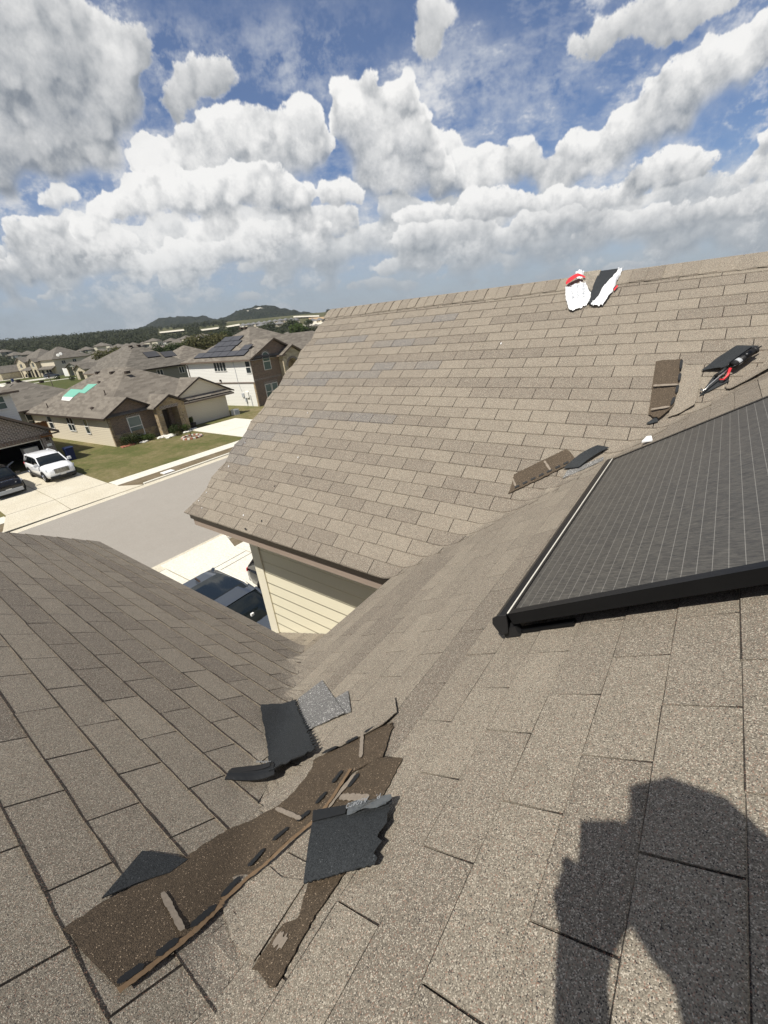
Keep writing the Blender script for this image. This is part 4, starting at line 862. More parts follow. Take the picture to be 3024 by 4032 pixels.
# driveway of the brick house, our own driveway
for x0, x1 in ((-28.9, -32.05), (-32.1, -36.6), (-36.64, -41.6)):
    for y0, y1 in ((22.05, 24.6), (24.64, 27.5)): slab('driveway', [(x0, y0 - (.9 if x0 == -28.9 and y0 < 23 else 0)), (x0, y1 + (.9 if x0 == -28.9 and y0 > 24 else 0)), (x1, y1), (x1, y0)], M_CONC2)
for x0, x1 in ((-16.45, -14.62), (-14.58, -14.25), (-14.21, -10.0), (-9.96, -5.1)):
    for y0, y1 in ((2.3, 6.05), (6.09, 9.3)):
        if x0 == -16.45 and y1 == 9.3: slab('driveway', [(x0, 6.09), (-16.95, 6.09), (-16.95, 9.2), (-15.45, 8.66), (-14.62, 8.66), (-14.62, 6.09)], M_CONC2)
        else: slab('driveway', [(x0, y0), (x0, min(y1, 8.64)), (x1, min(y1, 8.64)), (x1, y0)] if x0 < -14.3 else [(x0, y0), (x0, y1), (x1, y1), (x1, y0)], M_CONC2)
slab('pavement', [(-15.42, 8.68), (-15.42, 40), (-14.25, 40), (-14.25, 8.68)], M_CONC2); sheet('verge', [(-16.3, 8.75), (-16.3, 40), (-15.44, 40), (-15.44, 8.75)], GZ + .012, M_DIRT)

# ---------------------------------------------------------------- house building blocks
def fr_house(P0, ang, k=1.0):
    c, s = math.cos(ang), math.sin(ang); U, V = Vector((-s, c, 0)), Vector((-c, -s, 0)); P0 = Vector(P0)
    f = lambda u, v, w: P0 + (U * u + V * v + Vector((0, 0, w))) * k
    return f
def roofpoly(mb, f, pts, mat, t=.14): mb.prism([f(*p) for p in pts], (0, 0, -t), mat)
def window(f, par, ax, at, a0, a1, w0, w1, name='window', trim=None, mull=1, sash=True, gl=None, out=-1, bars=0):
    """Window on plane u=at or v=at; out: +1/-1 direction of the outside along that axis."""
    trim = trim or M_TRIMW; gl = gl or M_GLASS
    def box(lo, hi, d0, d1, mat, m):
        if ax == 'v': m.box(f, (lo[0], at + out * d0, lo[1]), (hi[0], at + out * d1, hi[1]), mat)
        else: m.box(f, (at + out * d0, lo[0], lo[1]), (at + out * d1, hi[0], hi[1]), mat)
    m = MB(); box((a0, w0), (a1, w1), .004, .03, gl, m); wn = m.build(name, par)
    m = MB(); b = .06
    box((a0 - b, w0 - b), (a0, w1 + b), .003, .06, trim, m); box((a1, w0 - b), (a1 + b, w1 + b), .003, .06, trim, m); box((a0, w1), (a1, w1 + b), .003, .06, trim, m); box((a0, w0 - b), (a1, w0), .003, .075, trim, m)
    if sash: box((a0, (w0 + w1) / 2 - .03), (a1, (w0 + w1) / 2 + .03), .031, .05, trim, m)
    for k in range(1, mull):
        c = a0 + (a1 - a0) * k / mull; box((c - .04, w0), (c + .04, w1), .0315, .052, trim, m)
    m.build('window_frame', wn); return wn
def hip_roof(mb, f, u0, u1, v0, v1, we, s, mat, t=.16):
    du, dv = (u1 - u0) / 2, (v1 - v0) / 2; d = min(du, dv); wp = we + s * d; um, vm = (u0 + u1) / 2, (v0 + v1) / 2
    if du <= dv: a, b = (um, v0 + d, wp), (um, v1 - d, wp); P = [[(u0, v0, we), (u1, v0, we), a], [(u1, v0, we), (u1, v1, we), b, a], [(u1, v1, we), (u0, v1, we), b], [(u0, v1, we), (u0, v0, we), a, b]]
    else: a, b = (u0 + d, vm, wp), (u1 - d, vm, wp); P = [[(u0, v0, we), (u1, v0, we), b, a], [(u1, v0, we), (u1, v1, we), b], [(u1, v1, we), (u0, v1, we), a, b], [(u0, v1, we), (u0, v0, we), a]]
    vs = {}; 
    for p in P: mb.poly([f(*q) for q in p], mat)
    mb.box(f, (u0, v0, we - t), (u1, v1, we - .002), M_TRIMB)
    return wp

# ---------------------------------------------------------------- brick-fronted house with the mint patches
f = fr_house((-43.12, 15.53, GZ), math.atan2(.0553, 1), 1.0769)
h = thing('brick_house', 'single storey brown brick house with mint green patches on its roof', 'house', f(6, 6, 0))
m = MB(); m.box(f, (.02, .12, -.03), (12.08, 16.5, 2.42), M_BEIGE); m.build('side_wall', h)
m = MB(); m.box(f, (0, 0, .95), (4.2, .118, 2.46), M_BRICK); m.prism([f(-.02, 0, 2.461), f(4.2, 0, 2.461), f(4.2, 0, 2.62), f(2.05, 0, 3.72), f(0, 0, 2.66)], f(0, .118, 0) - f(0, 0, 0), M_BRICK); m.box(f, (6.45, .38, -.03), (6.9, .46, 2.30), M_BRICK); m.box(f, (11.48, .34, -.03), (12.1, .46, 2.30), M_BRICK); m.box(f, (6.9, .38, 2.1), (11.48, .46, 2.30), M_BRICK); split_build(m, 'brick_wall', h)
m = MB(); m.box(f, (-.04, -.05, -.03), (4.2, .117, .948), M_STONE); m.box(f, (-.03, -.04, .95), (.16, .116, 2.3), M_STONE) ; m.box(f, (11.5, .30, -.03), (12.13, .338, 1.24), M_STONE); split_build(m, 'stone_base', h)
window(f, h, 'v', 0, 1.57, 2.63, .50, 2.10, gl=M_GLASSG, mull=1)
m = MB(); m.box(f, (1.45, -.03, 2.17), (2.75, -.001, 2.38), M_BRICK2); m.box(f, (1.5, -.06, .34), (2.7, -.001, .43), M_STONE); split_build(m, 'window_surround', h)
# porch
pf = -1.25
m = MB(); m.box(f, (3.62, pf, -.03), (4.12, pf + .5, 2.4), M_STONE); m.box(f, (5.66, pf, -.03), (6.42, .3, 2.4), M_STONE); m.box(f, (3.62, pf - .01, 2.401), (6.42, pf + .5, 2.62), M_STONE)
m.prism([f(3.62, pf, 2.621), f(6.42, pf, 2.621), f(5.02, pf, 3.32)], f(0, .35, 0) - f(0, 0, 0), M_STONE); m.build('porch_front', h)
m = MB(); m.box(f, (4.0, pf - .02, 2.36), (5.8, pf - .011, 2.62), M_BRICK2); m.build('porch_lintel', h)
m = MB(); m.box(f, (4.4, .1, 0), (5.3, .117, 2.1), M_TRIMD); m.build('front_door', h)
m = MB(); m.box(f, (5.3, -.2, 0), (5.655, .119, 2.3), M_BRICK); m.build('porch_side_wall', h)
# garage
m = MB(); m.box(f, (7.02, .43, .0), (11.3, .47, 1.98), M_GARD)
for k in range(1, 4): m.box(f, (7.03, .424, .495 * k - .008), (11.29, .429, .495 * k + .008), M_TRIMB)
gd = m.build('garage_door', h)
m = MB(); m.box(f, (11.3, .36, .0), (11.48, .46, 2.1), M_TRIMD); m.box(f, (6.9, .36, 0), (7.02, .46, 2.1), M_TRIMD); m.box(f, (6.9, .36, 1.98), (11.48, .425, 2.1), M_TRIMD); m.build('garage_door_frame', h)
m = MB(); m.box(f, (11.66, .27, 1.42), (12.0, .299, 1.62), M_TRIMW); hn = m.build('house_number', h)
m = MB(); m.box(f, (11.7, .28, 1.78), (11.85, .38, 2.0), M_TRIMD); m.build('wall_lamp', h)
m = MB(); m.prism([f(6.1, .1, 2.5), f(13.2, .1, 2.5), f(9.5, .1, 4.25)], f(0, .1, 0) - f(0, 0, 0), M_BEIGE); m.build('gable_wall', h)
# roofs
S_ = .53
def wroof(u, v): return min(2.5 + S_ * (u + .43), 2.5 + S_ * (v + .4), 2.5 + S_ * (12.6 - u))
m = MB(); um, wp = 6.085, 2.5 + S_ * 6.515
m.poly([f(-.43, -.4, 2.5), f(12.6, -.4, 2.5), f(um, 6.115, wp)], M_ROOF1); m.poly([f(-.43, -.4, 2.5), f(um, 6.115, wp), f(um, 10.4, wp), f(-.43, 16.9, 2.5)], M_ROOF1); m.poly([f(12.6, -.4, 2.5), f(12.6, 16.9, 2.5), f(um, 10.4, wp), f(um, 6.115, wp)], M_ROOF1); m.poly([f(-.43, 16.9, 2.5), f(um, 10.4, wp), f(12.6, 16.9, 2.5)], M_ROOF1)
def gable(m, u0, u1, vf, we, wpk, back=None):
    uc = (u0 + u1) / 2; vb = (wpk - 2.5) / S_ - .4 + .02; vs = (we - 2.5) / S_ - .4
    for ue in (u0, u1):
        m.prism([f(ue, vf, we), f(uc, vf, wpk), f(uc, vb, wpk), f(ue, max(vf + .02, vs + .02), we)], (0, 0, -.10), M_ROOF1)
gable(m, -.45, 4.35, -.42, 2.5, 3.83); gable(m, 3.28, 6.76, pf - .35, 2.62, 3.52); gable(m, 5.75, 13.1, -.10, 2.5, 4.37)
rf = m.build('roof', h)
m = MB(); m.prism([f(6.5, -.5, 2.30), f(12.75, -.5, 2.30), f(12.75, .5, 2.62), f(6.5, .5, 2.62)], (0, 0, .05), M_ROOF1); m.build('garage_skirt_roof', h)
m = MB()
m.box(f, (-.46, -.40, 2.36), (-.41, 16.9, 2.52), M_TRIMD); m.box(f, (6.5, -.53, 2.20), (12.75, -.495, 2.31), M_TRIMB)
for (u0, u1, vf, we, wk) in ((-.47, 4.37, -.45, 2.5, 3.84), (3.26, 6.78, pf - .38, 2.62, 3.53), (5.7, 13.15, -.13, 2.5, 4.38)):
    uc = (u0 + u1) / 2
    for ue in (u0, u1): m.prism([f(ue, vf, we - .13), f(ue, vf, we + .02), f(uc, vf, wk + .02), f(uc, vf, wk - .13)], f(0, .03, 0) - f(0, 0, 0), M_TRIMD)
m.build('fascia_board', h)
window(f, h, 'u', .02, 6.85, 8.1, 1.04, 2.28, mull=2); window(f, h, 'u', .02, 4.0, 4.65, .95, 2.2); window(f, h, 'u', .02, 11.6, 12.5, 1.04, 2.2)
onl = lambda u, v, d=.02: f(u, v, 2.5 + S_ * (u + .43) + d)
def patch(name, pts, mat, lab=None, sf=onl):
    m = MB(); m.prism([sf(*p, .035) for p in pts], (0, 0, -.03), mat); o = m.build(name, rf)
    if lab: o['label'] = lab
patch('roof_patch', [(2.98, 12.44), (2.89, 9.63), (1.86, 9.76), (1.92, 12.22)], M_GREEN); patch('roof_patch', [(3.65, 9.87), (3.67, 8.02), (2.43, 8.33), (2.51, 9.62)], M_GREEN, 'upper mint green underlayment patch'); patch('roof_patch', [(1.90, 12.2), (1.86, 9.78), (1.41, 9.61), (1.46, 11.53)], M_TRIMW, 'pale grey underlayment patch')
def vent(par, base, kind=0):
    m = MB(); b = Vector(base)
    if kind == 0: m.tube([b, b + Vector((0, 0, .42))], .05, M_TRIMD, 8); m.tube([b + Vector((0, 0, -.03)), b + Vector((0, 0, .05))], [.16, .06], M_TRIMD, 8); m.build('vent_pipe', par)
    elif kind == 2: m.tube([b, b + Vector((0, 0, .10)), b + Vector((0, 0, .16))], [.20, .16, .04], M_TRIMD, 10); m.build('roof_vent', par)
    else: m.box(lambda x, y, z: b + Vector((x, y, z)), (-.25, -.2, -.1), (.25, .2, .16), M_TRIMD); m.build('roof_vent', par)
for u, v, k in ((.45, 12.6, 0), (2.3, 3.96, 0), (.62, 3.48, 2), (3.88, 7.96, 2), (5.28, 10.75, 1), (5.2, 7.57, 1), (5.17, 4.6, 1)): vent(rf, onl(u, v), k)
# ---------------------------------------------------------------- white two-storey house with solar panels
f = fr_house((-44.6, 33.36, GZ), math.atan2(.0553, 1))
h = thing('white_house', 'two storey house with white siding, a brown brick gable and solar panels on its roof', 'house', f(6, 6, 0))
m = MB(); m.box(f, (0, .12, -.03), (20.0, 13.2, 5.5), M_WHITE); m.build('side_wall', h)
m = MB(); m.box(f, (-.06, .02, 2.80), (-.001, 13.2, 2.94), M_TRIMB); m.box(f, (-.05, 12.95, 0), (-.0005, 13.22, 5.4), M_TRIMW); split_build(m, 'belt_board', h)
m = MB(); m.box(f, (.02, 0, -.03), (4.6, .118, 5.5), M_BRICK); m.prism([f(.0, 0, 5.501), f(7.9, 0, 5.501), f(4.0, 0, 7.48)], f(0, .118, 0) - f(0, 0, 0), M_BRICK); m.box(f, (8.1, .3, -.03), (20, .119, 5.48), M_BRICK); split_build(m, 'brick_wall', h)
m = MB(); m.box(f, (-.04, -.04, -.03), (.06, .3, 2.8), M_STONE); m.build('corner_stones', h)
m = MB(); m.tube([f(-.06, 13.3, 5.5), f(-.07, 12.9, 5.15), f(-.07, 12.85, 0)], .05, M_TRIMB, 6); m.tube([f(-.1, -.1, 5.4), f(-.1, -.08, 0)], .045, M_TRIMB, 6); m.build('downspout', h)
m = MB(); m.tube([f(-.04, 3.18, 5.5), f(-.04, 3.1, 2.9), f(-.04, 2.75, 1.8)], .025, M_GREYP, 6); m.build('conduit', h)
window(f, h, 'u', 0, 4.82, 7.15, 4.36, 5.45, mull=4, sash=False); window(f, h, 'u', 0, .22, 1.02, 4.02, 5.35)
def archwin(f, par, u0, u1, w0, w1, at, trim, gl, n=10):
    uc, r = (u0 + u1) / 2, (u1 - u0) / 2; arc = [(uc + r * math.cos(math.pi * k / n), w1 + r * .95 * math.sin(math.pi * k / n)) for k in range(n + 1)]
    m = MB(); m.prism([f(u0, at - .004, w0), f(u1, at - .004, w0)] + [f(a, at - .004, b) for a, b in arc], f(0, -.03, 0) - f(0, 0, 0), gl); wn = m.build('window', par)
    m = MB(); pts = [(u0, w0)] + [(u1, w0)] + arc
    m.tube([f(a, at - .03, b) for a, b in pts + pts[:1]], .04, trim, 5); m.box(f, (u0, at - .05, (w0 + w1) / 2 + .15), (u1, at - .036, (w0 + w1) / 2 + .23), trim); m.box(f, (u0, at - .05, w1 - .03), (u1, at - .036, w1 + .03), trim); m.build('window_frame', wn)
    m = MB(); ro = r + .26
    for k in range(n): 
        a, b = math.pi * k / n, math.pi * (k + .93) / n
        m.prism([f(uc + q * math.cos(t), at - .002, w1 + q * math.sin(t) * .97) for q, t in ((r + .05, a), (ro, a), (ro, b), (r + .05, b))], f(0, -.03, 0) - f(0, 0, 0), M_BRICK2)
    m.build('brick_arch', par)
archwin(f, h, 1.92, 3.03, 4.08, 5.62, 0, M_TRIMW, M_GLASSG)
window(f, h, 'v', 0, 1.48, 2.36, .6, 2.36, gl=M_GLASSG); window(f, h, 'v', 0, 2.58, 3.46, .6, 2.36, gl=M_GLASSG)
m = MB(); m.box(f, (1.35, -.035, 2.43), (3.6, -.001, 2.70), M_BRICK2); m.box(f, (.1, -.03, 3.05), (4.55, -.001, 3.2), M_BRICK2); m.build('brick_courses', h)
m = MB(); m.box(f, (4.62, -.75, -.03), (5.30, .11, 5.5), M_STONEW); m.box(f, (7.1, -.75, -.03), (7.9, .11, 5.5), M_STONEW); m.box(f, (5.301, -.75, 4.95), (7.099, .11, 5.5), M_STONEW); m.prism([f(4.62, -.75, 5.501), f(7.9, -.75, 5.501), f(6.26, -.75, 6.42)], f(0, .6, 0) - f(0, 0, 0), M_STONEW)
n = 10
for sgn in (0, 1):
    arc = [(6.2 + .9 * math.cos(math.pi * (k / n * .5 + .5 * sgn)), 4.05 + .9 * math.sin(math.pi * (k / n * .5 + .5 * sgn))) for k in range(n + 1)]
    c_ = (7.1, 4.949) if sgn == 0 else (5.3, 4.949)
    m.prism([f(a, -.749, b) for a, b in arc] + ([f(6.2, -.749, 4.949), f(*[c_[0], -.749, c_[1]])] if sgn == 0 else [f(c_[0], -.749, c_[1])] + [f(6.2, -.749, 4.949)][:0]) if sgn == 0 else [f(6.2, -.749, 4.949)] + [f(a, -.749, b) for a, b in arc] + [f(5.3, -.749, 4.949)], f(0, .6, 0) - f(0, 0, 0), M_STONEW)
m.build('stone_entry', h)
m = MB()
for k in range(14):
    a, b = math.pi * k / 14, math.pi * (k + .9) / 14
    m.prism([f(6.2 + q * math.cos(t), -.752, 4.05 + q * math.sin(t)) for q, t in ((.9, a), (1.2, a), (1.2, b), (.9, b))], f(0, -.03, 0) - f(0, 0, 0), M_BRICK2)
m.build('brick_arch', h)
m = MB(); m.box(f, (5.3, .05, 0), (7.1, .115, 4.94), M_STONE); m.build('entry_back_wall', h)
m = MB(); s5 = .505; pk = 5.6 + s5 * 7.05
m.poly([f(-.45, -.45, 5.6), f(-.45, 13.65, 5.6), f(6.6, 6.6, pk)], M_ROOF1); m.poly([f(-.45, -.45, 5.6), f(14.5, -.45, 5.6), f(7.4, 6.6, pk), f(6.6, 6.6, pk)], M_ROOF1); m.poly([f(14.5, -.45, 5.6), f(14.5, 13.65, 5.6), f(7.4, 6.6, pk)], M_ROOF1); m.poly([f(-.45, 13.65, 5.6), f(14.5, 13.65, 5.6), f(7.4, 6.6, pk), f(6.6, 6.6, pk)], M_ROOF1)
m.poly([f(8, .2, 5.55), f(21, .2, 5.55), f(17, 4.8, 7.85), f(9, 4.8, 7.85)], M_ROOF1); m.poly([f(21, .2, 5.55), f(21, 9.4, 5.55), f(17, 4.8, 7.85)], M_ROOF1); m.poly([f(9, 4.8, 7.85), f(17, 4.8, 7.85), f(21, 9.4, 5.55), f(9, 9.4, 5.55)], M_ROOF1)
for (u0, u1, vf, we, wk) in ((-.45, 8.45, -.43, 5.55, 7.62), (4.2, 8.3, -1.15, 5.55, 6.6)):
    uc = (u0 + u1) / 2; vb = (wk - 5.6) / s5 - .43
    for ue in (u0, u1): m.prism([f(ue, vf, we), f(uc, vf, wk), f(uc, vb, wk), f(ue, max(vf + .05, (we - 5.6) / s5 - .40), we)], (0, 0, -.1), M_ROOF1)
rf = m.build('roof', h)
m = MB(); m.box(f, (-.47, -.43, 5.42), (-.43, 13.65, 5.60), M_TRIMB); m.box(f, (-.42, -.42, 5.415), (14.4, 13.6, 5.43), M_TRIMW); m.box(f, (8.3, -.1, 5.40), (21, -.06, 5.56), M_TRIMB)
for (u0, u1, vf, we, wk) in ((-.47, 8.47, -.46, 5.55, 7.63), (4.18, 8.32, -1.18, 5.55, 6.61)):
    uc = (u0 + u1) / 2
    for ue in (u0, u1): m.prism([f(ue, vf, we - .16), f(ue, vf, we + .02), f(uc, vf, wk + .02), f(uc, vf, wk - .16)], f(0, .03, 0) - f(0, 0, 0), M_TRIMB)
m.build('fascia_board', h)
m = MB(); m.box(f, (3.6, -1.2, 5.42), (4.9, -.75, 5.55), M_TRIMB); split_build(m, 'eave_return', h)
onw_ = lambda u, v, d: f(u, v, 5.6 + s5 * (u + .45) + d)
vent(rf, onw_(6.2, 7.0, .1), 1); vent(rf, onw_(6.2, 7.9, .1), 1)
m = MB(); m.box(f, (-.16, 1.55, 1.05), (-.002, 2.05, 1.75), M_TRIMW); m.build('electric_meter', h); m = MB(); m.box(f, (-.12, 2.45, 1.1), (-.002, 2.85, 1.6), M_GREYP); m.build('meter_box', h)
m = MB(); m.box(f, (-.2, 2.1, .55), (-.01, 2.3, 1.05), M_GREYP); m.tube([f(-.1, 2.2, .6), f(-.1, 2.2, 0)], .03, M_GREYP, 6); m.build('disconnect_box', h); m = MB(); m.tube([f(-.08, 1.3, 1.4), f(-.08, 1.25, 0)], .03, M_GREYP, 6); m.build('pipe', h)
m = MB(); m.box(f, (-.16, 6.35, 3.05), (-.01, 6.6, 3.3), M_TRIMD); m.build('wall_lamp', h)
SOLAR0 = None
def pvpanel(sf, u0, v0, du, dv, label, group):
    m = MB(); P = lambda u, v, d: sf(u, v, d)
    m.add([P(u, v, d) for u, v in ((u0, v0), (u0 + du, v0), (u0 + du, v0 + dv), (u0, v0 + dv)) for d in (.09, .14)], [(1, 3, 5, 7), (0, 6, 4, 2), (0, 2, 3, 1), (2, 4, 5, 3), (4, 6, 7, 5), (6, 0, 1, 7)], M_ALU)
    o = tag(m.build('roof_solar_panel'), label, 'solar panel', group)
    m = MB(); m.quad(P(u0 + .03, v0 + .03, .143), P(u0 + du - .03, v0 + .03, .143), P(u0 + du - .03, v0 + dv - .03, .143), P(u0 + .03, v0 + dv - .03, .143), M_PV); m.build('cells', o)
for (u, v0, n, dv, row) in ((.22, 1.25, 6, 1.70, 'bottom'), (1.30, 4.9, 3, 1.66, 'second'), (1.30, 1.55, 1, 1.6, 'odd'), (2.38, 4.75, 3, 1.62, 'third'), (3.46, 5.55, 2, 1.95, 'top')):
    for k in range(n):
        lab = {'bottom': 'dark solar panel in the bottom row on the white house roof', 'second': 'dark solar panel in the second row up on the white house roof', 'odd': 'single dark solar panel set apart beside the brick gable of the white house', 'third': 'dark solar panel in the third row up on the white house roof', 'top': 'dark solar panel in the top row on the white house roof'}[row]
        pvpanel(onw_, u, v0 + k * dv, 1.02, dv - .03, lab, 'solar panels in the %s row of the white house' % row if n > 1 else None)

# ---------------------------------------------------------------- neighbour at the left: brick garage and white upper storey
f = fr_house((-43.1, 10.9, GZ), math.atan2(.0553, 1))
h = thing('left_house', 'house at the left edge with an open brick garage and white upper storey', 'house', f(-3, 4, 0))
m = MB(); m.box(f, (-.62, 0, -.03), (.1, .24, 2.2), M_BRICK2); m.box(f, (-8.2, 0, -.03), (-5.8, .24, 2.2), M_BRICK2); m.box(f, (-8.2, 0, 2.5), (.1, .24, 2.72), M_BRICK2)
m.prism([f(.1, 0, 2.721), f(-8.2, 0, 2.721), f(-4.05, 0, 5.15)], f(0, .24, 0) - f(0, 0, 0), M_BRICK2); split_build(m, 'brick_wall', h)
m = MB()
for k in range(66):
    u = -5.9 + k * .0805; m.box(f, (u, -.012, 2.2), (u + .066, .239, 2.47), M_BRICK if k % 3 else M_BRICK2)
m.build('soldier_course', h)
m = MB(); m.box(f, (-5.8, .35, -.02), (-5.7, 6, 2.6), M_INSIDE); m.box(f, (-.66, .35, -.02), (-.56, 6, 2.6), M_INSIDE); m.box(f, (-5.7, 5.9, -.02), (-.66, 6, 2.6), M_INSIDE); m.box(f, (-5.8, .3, 2.55), (-.56, 6, 2.6), M_INSIDE); m.build('garage_interior', h)
m = MB(); m.box(f, (-5.7, .26, 2.08), (-.64, .32, 2.19), M_TRIMW); m.box(f, (-.66, .25, 0), (-.625, .33, 2.19), M_TRIMW); split_build(m, 'garage_frame', h)
m = MB()
for sg, ue in ((1, .62), (-1, -8.72)):
    m.prism([f(ue, -.42, 2.62), f(-4.05, -.42, 5.37), f(-4.05, 7, 5.37), f(ue, 7, 2.62)], (0, 0, -.14), M_ROOF1)
rf = m.build('garage_roof', h)
m = MB()
for ue in (.66, -8.76): m.prism([f(ue, -.46, 2.44), f(ue, -.46, 2.64), f(-4.05, -.46, 5.40), f(-4.05, -.46, 5.2)], f(0, .05, 0) - f(0, 0, 0), M_TRIMB)
m.box(f, (-.55, -.44, 2.42), (.66, .02, 2.47), M_TRIMB); m.build('fascia_board', h)
m = MB(); m.box(f, (-.43, -.03, 1.48), (-.08, -.003, 1.70), M_TRIMW); m.build('house_number', h); m = MB(); m.box(f, (-.32, -.12, 1.95), (-.14, -.003, 2.2), M_TRIMD); m.build('wall_lamp', h)
m = MB(); m.box(f, (-9, 3.0, 2.6), (-.47, 12, 5.75), M_WHITE); m.build('upper_wall', h)
m = MB(); hip_roof(m, f, -9.6, .05, 2.45, 12.6, 5.95, .5, M_ROOF1); m.build('upper_roof', h)
window(f, h, 'v', 3.0, -2.3, -1.03, 4.70, 5.65, gl=M_GLASSG)
# clutter in and beside the garage
m = MB(); m.box(f, (-1.75, 1.1, 0), (-.75, 1.8, 1.55), M_TRIMW); tag(m.build('storage_cabinet'), 'white cabinet just inside the open brick garage', 'cabinet')
m = MB(); m.box(f, (-4.9, .8, .35), (-4.0, 1.7, 1.0), M_GREYP); m.box(f, (-4.85, .85, 0), (-4.05, 1.65, .345), M_BLKP); tag(m.build('storage_box'), 'pale grey storage box in the dark garage behind the black car', 'box')
m = MB(); m.tube([f(-3.6, 1.2, .1), f(-3.1, 1.1, .65), f(-2.7, 1.2, .8)], .05, M_GREYP, 6); m.tube([f(-3.3, 1.0, .05), f(-3.0, 1.1, .6)], .04, M_BLKP, 6); m.tube([f(-3.3, 1.25, .3), f(-3.3, 1.32, .3)], .3, M_RUB, 14); tag(m.build('bicycle'), 'bicycle standing in the shadow inside the open garage', 'bicycle')
def wheelie_bin(P, mat, label, s=1.0):
    P = Vector(P); g_ = lambda x, y, z: P + Vector((x, y, z)) * s
    t = thing('wheelie_bin', label, 'bin', P)
    m = MB(); lo = [(-.24, -.24, .03), (.24, -.24, .03), (.24, .24, .03), (-.24, .24, .03)]; hi = [(-.31, -.29, 1.0), (.31, -.29, 1.0), (.31, .29, 1.0), (-.31, .29, 1.0)]
    m.add([g_(*p) for p in lo + hi], [(0, 1, 2, 3), (4, 5, 6, 7)] + [(k, (k + 1) % 4, 4 + (k + 1) % 4, 4 + k) for k in range(4)], mat); m.build('bin_body', t)
    m = MB(); m.prism([g_(-.36, -.33, 1.0), g_(.34, -.33, 1.0), g_(.34, -.2, 1.06), g_(-.36, -.2, 1.08)], Vector((0, .55 * s, 0)), mat); m.build('lid', t)
    for sy in (-.3, .26):
        m = MB(); m.tube([g_(-.3, sy, .12), g_(-.3, sy + .05, .12)], .12 * s, M_RUB, 10); m.build('wheel', t)
wheelie_bin(f(.75, -.4, .0), M_BLUE, 'dark blue wheelie bin between the brick garage and the white SUV', 1.05)

